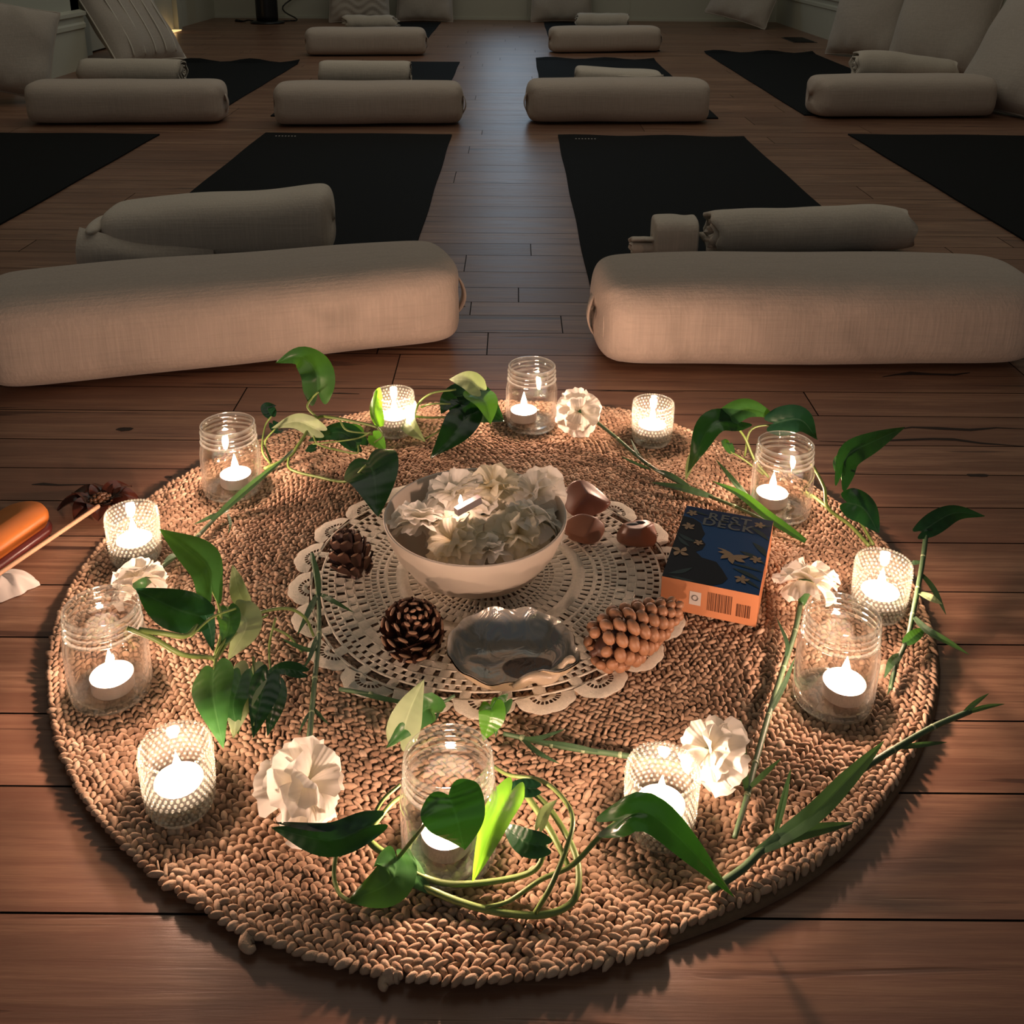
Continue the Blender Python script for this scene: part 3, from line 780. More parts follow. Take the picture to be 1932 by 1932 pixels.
for k, (b, lab) in enumerate(VOTS):
    p = P(*b, ZR)
    if vf is None:
        vf = thing('votive_glass', lab, 'candle holder', p, 'beaded glass votives holding tealights')
        vm.build('beaded_glass_body', [M['bead'], M['beads'], M['votbase']], vf); j = vf
    else:
        j = copy_tree(vf); j.location = p; tag(j, lab, 'candle holder')
    tealight('lit tealight inside the beaded votive at the %s' % vw[k], (p.x, p.y, ZR+.0123))

# ------------------------------------------------------------------ bowl with flowers
BC = Vector((-.037, .962, ZD))
bw = thing('flower_bowl', 'wide cream ceramic bowl filled with carnation heads at the centre of the doily', 'bowl', BC)
oprof = [(0, .003), (.028, .003), (.030, 0), (.036, 0), (.038, .003), (.055, .010), (.074, .024), (.088, .045), (.0955, .066), (.0980, .0765), (.0972, .0785)]
iprof = [(.0950, .0775), (.0925, .066), (.085, .046), (.072, .027), (.052, .014), (.030, .009), (0, .008)]
MB().add(*lathe(oprof+iprof, 72)).build('bowl_body', M['ceramic'], bw)

def head_mesh(L=.033, n=34, seed=0, open_=1.0):
    rr = random.Random(seed); mb = MB()
    for i in range(n):
        f = (i+.5)/n; el = math.radians(8+92*open_*f**.75); az = i*2.39996+rr.uniform(-.2, .2)
        l = L*(.72+.34*f)*rr.uniform(.88, 1.1); hw = l*rr.uniform(.50, .72); nu, nv = 7, 11
        ph = rr.uniform(0, 6.28); amp = l*.10*rr.uniform(.6, 1.5); V = []; A = []; curl = rr.uniform(.1, .8)
        tw = rr.uniform(-.35, .35)
        for a in range(nu):
            u = a/(nu-1)
            for b in range(nv):
                v = -1+2*b/(nv-1)
                fr = 1+(.035*math.sin(v*12+ph)+.02*rr.uniform(-1, 1))*(u > .9)
                r = l*u*fr*(1-.22*v*v*u); x = v*hw*u**.62*(1-.15*u*(abs(v) > .9))
                nrm = amp*u*u*math.sin(4.2*v+ph)+.5*amp*u**3*math.sin(9*v+2*ph)-x*x/hw*.5*(.5)
                e = el+curl*u*u*.7
                # local frame: radial dir tilted by e from axis
                rad = np.array((math.sin(e), 0, math.cos(e))); nn = np.array((-math.cos(e), 0, math.sin(e)))
                p = rad*r+nn*nrm+np.array((0, x, 0))
                c, s = math.cos(az), math.sin(az); p = np.array((p[0]*c-p[1]*s, p[0]*s+p[1]*c, p[2]+.003))
                V.append(p); A.append((u, v, 0))
        mb.add(V, grid_faces(nu, nv), 0, A)
    return mb
HM = {}
def get_head(kind, seed, mat):
    k = (kind, seed, mat)
    if k not in HM:
        L, n, op = {'big': (.034, 30, 1.0), 'mid': (.031, 24, .95), 'loose': (.037, 20, 1.05)}[kind]
        HM[k] = head_mesh(L, n, seed, op)
    return HM[k]
BF = [((860, 938), .072, 'mid', 1, 'petal', (.0, .35), 1.0, 'white carnation head standing highest at the back left of the bowl'),
      ((930, 925), .076, 'mid', 2, 'petaly', (-.1, .2), .95, 'creamy-centred carnation head at the back middle of the bowl'),
      ((1012, 935), .072, 'mid', 3, 'petal', (.4, .1), .95, 'white carnation head at the back right of the bowl'),
      ((795, 990), .066, 'mid', 4, 'petal', (-.6, -.2), .95, 'white carnation head drooping over the left side of the bowl'),
      ((862, 1022), .064, 'big', 5, 'petaly', (-.1, -.65), .86, 'cream yellow carnation head facing front at the left of the bowl'),
      ((975, 1008), .064, 'mid', 6, 'petaly', (.1, -.6), .88, 'cream yellow carnation head facing front at the right of the bowl'),
      ((1004, 985), .066, 'mid', 7, 'petal', (.6, -.2), .9, 'white carnation head against the right wall of the bowl'),
      ((905, 975), .062, 'mid', 8, 'petal', (.1, -.3), .85, 'shaded white carnation head in the middle of the bowl below the little candle'),
      ((925, 1042), .055, 'mid', 9, 'petal', (.0, -.5), .7, 'small white blossom low at the front rim of the bowl')]
for (px, z, kd, sd, mt, (lx, ly), s_, lab) in BF:
    c = P(*px, z+ZD)
    o = get_head(kd, sd, mt).build('carnation', M[mt]); c.z -= .002; o.location = c; o.scale = (s_*1.27,)*3
    o.rotation_euler = (-ly, lx, sd*1.1); tag(o, lab, 'flower', 'carnation heads floating in the bowl')
tl = thing('floating_candle', 'small grey bar-shaped candle with a tiny flame among the bowl flowers', 'candle', P(880, 955, ZD+.104))
R = Matrix.Rotation(.65, 3, 'Z') @ Matrix.Rotation(-.15, 3, 'Y')
V, F = box(-.013, -.0035, -.004, .017, .0035, .004); MB().add([R @ Vector(v) for v in V], F).build('bar', simple('grey wax', (.20, .17, .17), .5), tl, smooth=False)
MB().add(*lathe([(0, 0), (.0018, .001), (.0022, .003), (.0012, .007), (0, .010)], 14, (-.006, -.001, .004))).build('flame', M['flame'], tl)
light('candle_light', 'POINT', (-.006, .0, .010), CANDLE_P*.16, CANDLE_C, .003, parent=tl)

# ------------------------------------------------------------------ abalone shell
def make_shell():
    c = P(962, 1268, ZD); t = thing('abalone_shell', 'pearly grey abalone shell lying open on the front of the doily', 'shell', c)
    A_, B_ = .060, .051
    def surf(inner):
        nr, na = 22, 72; V = []; At = []
        for i in range(nr+1):
            q = i/nr
            for j in range(na):
                a = 2*PI*j/na
                k = 1+.02*math.sin(2*a+.5)+.012*math.sin(3*a+1.2)
                k *= 1+.13*math.exp(-((a-5.95)/.30)**2)-.10*math.exp(-((a-5.25)/.22)**2)
                rim = .029+.004*math.sin(a)+.0012*math.sin(7*a)
                if 4.8 < a < 6.2: rim += .004*math.sin((a-4.8)/.7*PI)
                x, y = A_*k*q*math.cos(a), B_*k*q*math.sin(a)
                z = rim*q**4.2+.0025
                if q > .85: z += .0018*math.sin(a*11)*(q-.85)/.15
                if inner:
                    th = .0030*(1-.6*q); z += th; x *= .985; y *= .985
                    z += .004*math.exp(-((x+.030)**2+(y+.004)**2)/.00012) - .0
                V.append((x, y, z)); At.append((x/A_, y/B_, q))
        return V, grid_faces(nr+1, na, False, True), At
    V, F, A = surf(False); MB().add(V, F, 0, A).build('outer_shell', simple('shell outside', (.46, .36, .24), .45, 60, .25), t)
    V, F, A = surf(True)
    tt = NT('mother of pearl'); n = tt.noise(tt.coord(), 38, 3, .5, 1.5)
    col = tt.ramp(n, [(.3, (.30, .29, .25)), (.5, (.44, .40, .34)), (.62, (.33, .35, .35)), (.8, (.40, .33, .33))])
    lvv = tt.n('ShaderNodeSeparateXYZ', {0: tt.lv()})
    dx = tt.math('SUBTRACT', lvv.outputs[0], .28); dy = tt.math('ADD', lvv.outputs[1], .02)
    dd = tt.math('ADD', tt.math('ADD', tt.math('MULTIPLY', dx, tt.math('MULTIPLY', dx, 3.0)), tt.math('MULTIPLY', tt.math('MULTIPLY', dy, dy), 5.0)), tt.math('MULTIPLY', n, .12))
    hollow_shade = tt.ramp(dd, [(.50, 1.0), (.56, 0.0)])  # shade of the shell's hollow painted into the pearl colour
    col = tt.mix(hollow_shade, col, (.008, .008, .010))
    pearl = tt.done(tt.pbr(col, .18, **{'Metallic': .25, 'Coat Weight': .3, 'Coat Roughness': .08, 'Normal': tt.bump(n, .5, .004)}))
    MB().add(V, F, 0, A).build('pearl_interior', pearl, t)
    pts = []
    for k in range(12):
        a = 4.75+1.35*k/11; pts.append((A_*1.02*math.cos(a), B_*.99*math.sin(a)*(1-.25*math.sin(PI*k/11)**2), .026+.006*math.sin(k*.95)))
    MB().add(*tube(pts, [.002, .0035, .0065, .0060, .0025, .004, .002], 10)).build('curled_lip', simple('curled shell lip', (.44, .35, .25), .35, 60, .2), t)
make_shell()

# ------------------------------------------------------------------ pine cones
def cone_thing(px, z, L, R, n, axis, label, mats, closed=False, seed=0):
    c = P(*px, z); t = thing('pine_cone', label, 'pine cone', c, 'pine cones on the doily')
    ax = Vector(axis).normalized(); q = Vector((0, 0, 1)).rotation_difference(ax).to_matrix()
    mb = MB(); rr = random.Random(seed)
    V, F = ellipsoid((0, 0, -L*.06), (R*.55, R*.55, L*.42), 14, 10); mb.add([q @ Vector(v) for v in V], F, 0)
    for i in range(n):
        f = (i+.5)/n; s = -L/2+L*f
        env = float(np.interp(f, [0, .1, .35, .7, 1], [.5, .85, 1, .74, .32])) if closed else math.sin(PI*min(1, .10+.86*f)**.8)**.7
        r = R*env; az = i*2.39996; el = math.radians((60 if closed else 20)+((25 if closed else 55)*f))
        out = Vector((math.cos(az)*math.cos(el), math.sin(az)*math.cos(el), math.sin(el)))
        side = Vector((-math.sin(az), math.cos(az), 0)); nn = out.cross(side)
        p0 = Vector((math.cos(az)*r*.45, math.sin(az)*r*.45, s))
        if closed:
            p1 = Vector((math.cos(az)*r*.90, math.sin(az)*r*.90, s+.003)); W_ = R*.30; 
            Rm = np.array([list(v) for v in (out, side, nn)]).T
            V, F = ellipsoid(p1, (R*.22, W_*1.1*max(.5, env), R*.27*max(.6, env)), 10, 6, Rm)
            mb.add([q @ Vector(v) for v in V], F, 1)
            V, F = ellipsoid(p1+out*R*.12-nn*(-R*.15), (R*.08, R*.11, R*.05), 6, 4, Rm); 
        else:
            ln = r*.62+.003; W_ = R*.27*max(.5, env); g = []; gi = []
            for a in range(6):
                u = a/5
                for b in range(5):
                    v = -1+b/2
                    ww = W_*(.45+.75*u)*(1 if u < .95 else .72)
                    g.append(q @ (p0+out*ln*u+side*v*ww+nn*(R*.10*u*u-.06*R*v*v)))
                    
            for a in range(6):
                u = a/5
                for b in range(5):
                    v = -1+b/2; ww = W_*(.45+.75*u)*(1 if u < .95 else .72)
                    g.append(q @ (p0+out*ln*u+side*v*ww+nn*(R*.10*u*u-.06*R*v*v-R*.07*(1-.3*u))))
            G_ = grid_faces(6, 5); mb.add(g, [f_ for f_ in G_ if True]+[tuple(x+30 for x in f_[::-1]) for f_ in G_], 0)
            tip = p0+out*ln*.97+nn*(R*.07)
            Rm = np.array([list(v) for v in (out, side, nn)]).T
            V, F = ellipsoid(tip, (R*.05, W_*.75, R*.055), 8, 5, Rm); mb.add([q @ Vector(v) for v in V], F, 1)
    mb.build('cone_scales', mats, t)
    V, F = tube([q @ Vector((0, 0, -L/2-.002)), q @ Vector((0, 0, -L*.35))], .003, 8, 1); MB().add(V, F).build('stalk_stub', M['cone'], t)
    return t
cone_thing((662, 1048), ZD+.024, .048, .0235, 46, (-.45, .5, .75), 'small dark open pine cone at the upper left of the doily', [M['cone'], M['conetip']], seed=1)
cone_thing((777, 1192), ZD+.024, 0.046, .031, 50, (.15, -.35, .9), 'round dark open pine cone lying left of the shell', [M['cone'], M['conetip']], seed=2)
cone_thing((1197, 1190), ZD+.024, .104, .027, 84, (.82, .58, .06), 'long tan closed pine cone beside the blue card box', [M['cone'], M['conet']], True, 3)  # dark core colour stands in for shade between the tan scales

# ------------------------------------------------------------------ stones
def stone(px, z, r, label, mat, seed, planes, rot=0, cavity=None):
    c = P(*px, z); t = thing('polished_stone', label, 'stone', (c.x, c.y, ZD), 'reddish stones right of the bowl', rot)
    V, F = ellipsoid((0, 0, 0), (1, 1, 1), 40, 28); V = np.array(V)
    for (n, d) in planes:
        n = np.array(n, float); n /= np.linalg.norm(n); k = V @ n; ov = np.maximum(0, k-d); V = V-np.outer(ov*.9, n)
    rr = np.random.RandomState(seed)
    for _ in range(5):
        k = rr.normal(0, 2.2, 3); V = V*(1+.025*np.sin(V @ k+rr.rand()*6))[:, None]
    V = V*np.array(r); V[:, 2] -= V[:, 2].min(); V[:, 2] += .0002
    MB().add(V, F).build('stone_body', M[mat], t)
    if cavity:
        mb = MB()
        for (x, y, zz, a, b, h) in cavity: mb.add(*ellipsoid((x, y, zz), (a, b, h), 16, 10))
        mb.build('shade_lumps', M['dark'], t)  # solid near-black lumps stand in for the shaded hollow
    return t
stone((1103, 972), ZD, (.030, .024, .022), 'largest reddish stone with a pointed top against the bowl', 'stone', 1, [((-.8, -.2, .6), .45), ((.6, -.1, .8), .5), ((0, -1, .2), .6), ((1, .5, 0), .7)], .2)
stone((1104, 1020), ZD, (.024, .017, .016), 'smaller lighter brown stone in front of the largest one', 'stone2', 2, [((-.3, -.6, .8), .6), ((.8, -.5, .2), .55)], -.1)
stone((1202, 1028), ZD, (.026, .019, .016), 'brown stone with a dark hollow, beside the card box', 'stone2', 3, [((0, .3, .9), .55), ((.8, -.5, .3), .6), ((-.9, 0, .3), .7)], .1, [(-.004, .002, .021, .012, .008, .006), (.004, .006, .023, .007, .006, .004)])

# ------------------------------------------------------------------ card box
def card_box():
    A = P(1249, 1087, ZD+.038); B = P(1432, 1124, ZD+.038); D = P(1291, 952, ZD+.038)
    ux = (B-A); W_ = ux.length; rz = math.atan2(ux.y, ux.x); L_ = (D-A).length; L_ = .146
    t = thing('card_box', 'blue and orange card deck box with pale printed flowers, right of the bowl', 'box', (A.x, A.y, ZR+.003), None, rz)
    Hh = ZD+.038-ZR-.003
    MB().add(*box(0, 0, 0, W_, L_, Hh)).build('box_body', M['boxorange'], t, smooth=False)
    top = [M['boxblue'], M['boxnavy'], M['boxblack'], M['boxgreen'], M['boxflower']]
    mb = MB(); z = Hh+.0003
    kk = [0]
    def poly(pts, mi, dz=0):
        kk[0] += 1; dz += kk[0]*.000012
        V = [(x*W_, (1-y)*L_, z+dz) for x, y in pts]; mb.add(V, [tuple(range(len(V)))[::-1]], mi)
    poly([(0, 0), (1, 0), (1, 1), (0, 1)], 0)
    poly([(0, 0), (1, 0), (1, .235), (.3, .235), (.14, .16), (0, .12)], 1, .0001)
    poly([(0, .16), (.12, .17), (.22, .22), (.26, .30), (.30, .36), (.28, .44), (.34, .50), (.32, .58), (.26, .62), (.34, .68), (.5, .70), (.58, .78), (.66, .88), (.62, .95), (.52, 1), (0, 1)], 2, .0002)
    def leafp(x, y, a, l, w_, mi):
        pts = []
        for k in range(9): u = k/8; pts.append((u*l, w_*math.sin(PI*u)))
        for k in range(7, 0, -1): u = k/8; pts.append((u*l, -w_*math.sin(PI*u)*.3))
        c, s = math.cos(a), math.sin(a); poly([(x+p*c-q*s, y+(p*s+q*c)*W_/L_) for p, q in pts], mi, .0004)
    for x, y, a, l, w_ in ((.02, .42, .5, .24, .05), (.02, .46, .8, .24, .04), (.05, .96, -.7, .30, .05), (.06, .98, .05, .30, .035), (1.0, .62, -2.6, .34, .06), (1.0, .52, -2.2, .30, .06),
                           (1.0, .30, -2.4, .34, .05), (1.0, .84, -2.7, .36, .05), (1.0, .93, -2.6, .30, .035), (.06, .05, .3, .24, .03), (1.0, .08, 2.6, .2, .03), (1.0, .72, -3.0, .36, .03)):
        leafp(x, y, a, l, w_, 3)
    def fl(x, y, s, n, a0, wd_=.4):
        for k in range(n):
            a = a0+k*2*PI/n; leafp(x, y, a, s, s*wd_, 4)
    fl(.09, .10, .07, 5, .2); fl(.86, .10, .07, 5, 1.0); fl(.10, .30, .08, 5, .5); fl(.26, .50, .06, 5, .1); fl(.10, .66, .11, 4, .4); fl(.90, .58, .075, 5, .3); fl(.80, .86, .085, 5, .9)
    for a in (0.6, 1.5, 2.4, 3.2, -.2): leafp(.66, .58, a, .17, .055, 4)
    leafp(.62, .56, 3.5, .16, .02, 4)
    mb.build('cover_art', top, t, smooth=False)
    # lettering on the lid
    dg = bpy.context.evaluated_depsgraph_get()
    for txt, y in (('REST', .105), ('DECK', .195)):
        cu = bpy.data.curves.new('txt', 'FONT'); cu.body = txt; cu.size = .0205; cu.align_x = 'CENTER'; cu.space_character = 1.12; cu.offset = .0004
        o = bpy.data.objects.new('txt', cu); C.objects.link(o); bpy.context.view_layer.update()
        me = bpy.data.meshes.new_from_object(o.evaluated_get(bpy.context.evaluated_depsgraph_get())); C.objects.unlink(o); bpy.data.objects.remove(o)
        me.materials.clear(); me.materials.append(M['boxtext'])
        ob = bpy.data.objects.new('lettering', me); C.objects.link(ob); ob.parent = t; ob.location = (.52*W_, (1-y)*L_-.006, z+.0007)
    # barcode and emblem on the front side
    mb = MB(); rr = random.Random(4); x = .49
    while x < .93:
        ww = rr.choice([.006, .009, .014])
        if not (.745 < x < .785): mb.add([(x*W_, -.0003, Hh*.22), ((x+ww)*W_, -.0003, Hh*.22), ((x+ww)*W_, -.0003, Hh*(.80 if x < .76 else .62)), (x*W_, -.0003, Hh*(.80 if x < .76 else .62))], [(0, 1, 2, 3)])
        x += ww+rr.choice([.007, .010])
    mb.build('barcode', M['boxbrown'], t, smooth=False)
    mb = MB(); mb.add([(.30*W_, -.0003, Hh*.30), (.42*W_, -.0003, Hh*.30), (.42*W_, -.0003, Hh*.72), (.30*W_, -.0003, Hh*.72)], [(0, 1, 2, 3)])
    mb.build('small_emblem', M['boxwhite'], t, smooth=False)
    MB().add(*tube([(.36*W_+.0030*math.cos(a), -.0006, Hh*.53+.0030*math.sin(a)) for a in np.linspace(0, 6.28, 14)], .0005, 5, 1)).build('emblem_ring', M['boxtext'], t)
card_box()

# ------------------------------------------------------------------ plants
def leaf_geo(pts, hw, nrm, heart=True, fold=.25, curl=0, wave=.05, seed=0, off=Vector((0, 0, 0))):
    p = smooth_path(pts, 8) if len(pts) > 2 else [np.array(pts[0])*(1-u)+np.array(pts[1])*u for u in np.linspace(0, 1, 12)]
    p = [np.array(q, float) for q in p]
    d = [0]; 
    for i in range(1, len(p)): d.append(d[-1]+np.linalg.norm(p[i]-p[i-1]))
    L = d[-1]; d = np.array(d)/L; nu, nv = 20, 13; V = []; A = []; rr = random.Random(seed); ph = rr.uniform(0, 6)
    N0 = np.array(nrm, float); N0 /= np.linalg.norm(N0)
    PP = np.array(p)
    def at(u): return np.array([np.interp(u, d, PP[:, k]) for k in range(3)])
    for i in range(nu):
        u = i/(nu-1); c = at(u); T = at(min(1, u+.05))-at(max(0, u-.05)); T /= np.linalg.norm(T)+1e-9
        N = N0-T*(N0 @ T); N /= np.linalg.norm(N)+1e-9; S = np.cross(T, N)
        if heart: wdt = (math.sin(PI*min(1, (u*.90+.10)**.60))**.75)*(1-.35*u**3) if u < 1 else 0
        else: wdt = math.sin(PI*(u*.93+.07)**.8)**.8 if u < 1 else 0
        if u > .999: wdt = 0
        wdt = max(wdt, .012)
        for j in range(nv):
            v = -1+2*j/(nv-1)
            back = L*.15*math.sin(PI*.93*abs(v)**.9)*(1-u)**3 if heart else 0
            q = c + S*v*hw*wdt - T*back + N*(fold*abs(v)*hw*wdt - curl*hw*v*v*wdt + wave*hw*math.sin(5*u+ph+v*2)*abs(v))
            V.append(q-np.array(off)); A.append((u, v, 0))
    return V, grid_faces(nu, nv), A
NUP = (0, -.45, .9)
def plant(name, label, cat, stems, leaves, group=None, stem_mat='stem', origin=None, rs=1.0):
    o0 = P(*stems[0][0][0]) if origin is None else origin
    base = Vector((o0.x, o0.y, 0.0)); t = thing(name, label, cat, base, group)
    for k, (pts, r) in enumerate(stems):
        W_ = [P(*q)-base for q in pts]; m = stem_mat
        if isinstance(r, tuple): r, m = r
        MB().add(*tube(W_, [r*rs*1.05, r*rs, r*rs*.8], 8)).build('stem', M[m], t)
        pass
    for k, lf in enumerate(leaves):
        pts, wpx, mat = lf[:3]; opt = lf[3] if len(lf) > 3 else {}
        W_ = [P(*q) for q in pts]; mid = W_[len(W_)//2]; hw = pxm(wpx/2, mid)
        V, F, A = leaf_geo(W_, hw, opt.get('n', NUP), opt.get('heart', True), opt.get('fold', .25), opt.get('curl', .1), opt.get('wave', .06), k, base)
        MB().add(V, F, 0, A).build('leaf', M[mat], t)
    return t
Z = ZR
GV = 'pothos vine cuttings laid around the candles'
plant('vine_cutting', 'pothos cutting at the back left with one pale leaf curled up over the bolster edge', 'vine cutting',
  [([(498, 885, Z+.008), (545, 862, Z+.015), (566, 835, Z+.025), (598, 790, Z+.04), (628, 788, Z+.05), (690, 800, Z+.05), (712, 806, Z+.05)], .0022),
   ([(545, 862, Z+.015), (548, 885, Z+.01), (600, 900, Z+.01), (655, 908, Z+.02), (690, 878, Z+.05)], .0017),
   ([(600, 790, Z+.045), (580, 768, Z+.06), (590, 750, Z+.07), (600, 740, Z+.08)], .0015),
   ([(510, 875, Z+.01), (495, 850, Z+.025), (500, 805, Z+.04), (512, 785, Z+.05)], .0014),
   ([(512, 872, Z+.01), (500, 835, Z+.03), (520, 808, Z+.045)], .0014),
   ([(700, 815, Z+.045), (670, 828, Z+.03), (590, 838, Z+.02)], .0012),
   ([(590, 815, Z+.03), (600, 838, Z+.02), (640, 850, Z+.012), (673, 855, Z+.012), (676, 840, Z+.02)], .0013),
   ([(640, 790, Z+.05), (655, 812, Z+.04), (700, 818, Z+.04)], .0012),
   ([(712, 806, Z+.05), (722, 822, Z+.04), (706, 835, Z+.03)], .0012)],
  [([(600, 742, .085), (596, 700, .115), (566, 672, .125), (520, 684, .115)], 62, 'leafm', dict(n=(.35, -.8, .35), fold=.35)),
   ([(512, 785, .055), (505, 770, .062), (522, 765, .06)], 26, 'leafd', dict(fold=.6)),
   ([(602, 812, .045), (560, 795, .055), (512, 808, .05)], 36, 'leafp', dict(fold=.3, n=(0, -.8, .5))),
   ([(515, 800, .04), (525, 812, .035), (530, 808, .03)], 20, 'leafd'),
   ([(677, 838, .03), (640, 815, .04), (582, 832, .03)], 46, 'leafd', dict(n=(0, -.6, .8))),
   ([(668, 838, .03), (672, 812, .04), (645, 800, .045)], 30, 'leafm'),
   ([(595, 845, .02), (580, 848, .018), (575, 850, .015)], 18, 'leafd'),
   ([(694, 868, .05), (706, 900, .055), (712, 974, .035)], 112, 'leafd', dict(n=(0, -.7, .7), fold=.12)),
   ([(716, 806, .05), (706, 770, .068), (714, 732, .08)], 34, 'leafb', dict(n=(.6, -.75, .2), fold=.5, wave=.2, heart=False)),
   ([(704, 822, .035), (716, 835, .03), (728, 852, .02)], 30, 'leafm', dict(n=(0, -.8, .6)))], GV)
plant('vine_cutting', 'pothos cutting at the back with three rounded leaves, left of the back jar', 'vine cutting',
  [([(800, 832, Z+.004), (783, 800, Z+.02), (788, 765, Z+.04), (815, 742, Z+.06), (860, 735, Z+.07)], .0018),
   ([(785, 786, Z+.03), (815, 788, Z+.035), (852, 786, Z+.04)], .0016),
   ([(795, 768, Z+.04), (815, 762, Z+.05), (850, 762, Z+.055)], .0014),
   ([(802, 828, Z+.004), (830, 812, Z+.01), (860, 790, Z+.03)], .0012)],
  [([(884, 778, .055), (862, 812, .045), (811, 866, .02)], 70, 'leafd', dict(n=(-.2, -.6, .8))),
   ([(868, 752, .065), (905, 765, .062), (952, 796, .04)], 88, 'leafd', dict(n=(.1, -.6, .8), fold=.15)),
   ([(895, 742, .075), (918, 762, .072), (925, 800, .05)], 60, 'leafm', dict(n=(.3, -.5, .8))),
   ([(905, 735, .085), (885, 718, .092), (848, 716, .085)], 40, 'leafp', dict(n=(0, -.9, .5))),
   ([(880, 745, .072), (855, 752, .065), (832, 780, .055)], 52, 'leafd', dict(n=(-.3, -.7, .6))),
   ([(778, 772, .045), (775, 800, .035), (803, 834, .018)], 42, 'leafp', dict(n=(-.5, -.6, .4), fold=.5))], GV)
plant('vine_cutting', 'pothos cutting on the left of the rug spreading right from the left jar', 'vine cutting',
  [([(240, 1185, Z+.085), (290, 1205, Z+.07), (345, 1235, Z+.05), (402, 1242, Z+.03), (405, 1262, Z+.035)], .0022),
   ([(262, 1188, Z+.08), (310, 1195, Z+.075), (350, 1200, Z+.065), (372, 1180, Z+.06)], .0024),
   ([(404, 1240, Z+.03), (418, 1190, Z+.045), (412, 1140, Z+.06), (395, 1105, Z+.07)], .0014),
   ([(404, 1245, Z+.03), (430, 1200, Z+.04), (480, 1160, Z+.045), (540, 1148, Z+.04), (575, 1165, Z+.03), (592, 1200, Z+.02)], .0016),
   ([(408, 1243, Z+.03), (450, 1190, Z+.04), (505, 1160, Z+.04)], .0013),
   ([(360, 1200, Z+.06), (400, 1165, Z+.06), (445, 1148, Z+.055)], .0013),
   ([(520, 1165, Z+.04), (508, 1220, Z+.02), (512, 1280, Z+.01)], .0012),
   ([(515, 1185, Z+.03), (545, 1200, Z+.02), (570, 1230, Z+.01)], .0012),
   ([(478, 1240, Z+.03), (480, 1300, Z+.02), (478, 1370, Z+.012)], .0012)],
  [([(400, 1112, .085), (385, 1060, .095), (302, 998, .085)], 66, 'leafm', dict(n=(-.45, -.3, .9), fold=.3)),
   ([(376, 1162, .075), (330, 1148, .08), (256, 1112, .078)], 82, 'leafd', dict(n=(-.1, -.45, .9), fold=.12)),
   ([(462, 1138, .055), (450, 1115, .065), (439, 1066, .075)], 36, 'leafp', dict(n=(0, -1, .3))),
   ([(380, 1145, .06), (395, 1180, .055), (402, 1228, .045)], 44, 'leafd', dict(n=(-.4, -.6, .6))),
   ([(445, 1150, .06), (465, 1180, .055), (430, 1246, .03)], 62, 'leafp', dict(n=(.4, -.6, .6))),
   ([(430, 1150, .065), (432, 1180, .06), (418, 1225, .045)], 44, 'leafm', dict(n=(.2, -.6, .6))),
   ([(403, 1264, .05), (403, 1320, .055), (422, 1413, .035)], 84, 'leafm', dict(n=(-.1, -.55, .8), fold=.12)),
   ([(470, 1262, .035), (452, 1320, .035), (440, 1392, .02)], 82, 'leafp', dict(n=(.1, -.5, .8), fold=.1)),
   ([(455, 1275, .04), (440, 1330, .035), (450, 1385, .02)], 60, 'leafm', dict(n=(.1, -.5, .8), fold=.1)),
   ([(506, 1275, .035), (492, 1320, .03), (478, 1392, .02)], 60, 'leafd', dict(n=(.4, -.5, .6))),
   ([(520, 1290, .025), (515, 1335, .02), (505, 1388, .015)], 48, 'leafd', dict(n=(.5, -.4, .6))),
   ([(570, 1268, .02), (535, 1262, .025), (495, 1275, .03)], 30, 'leafd')], GV)
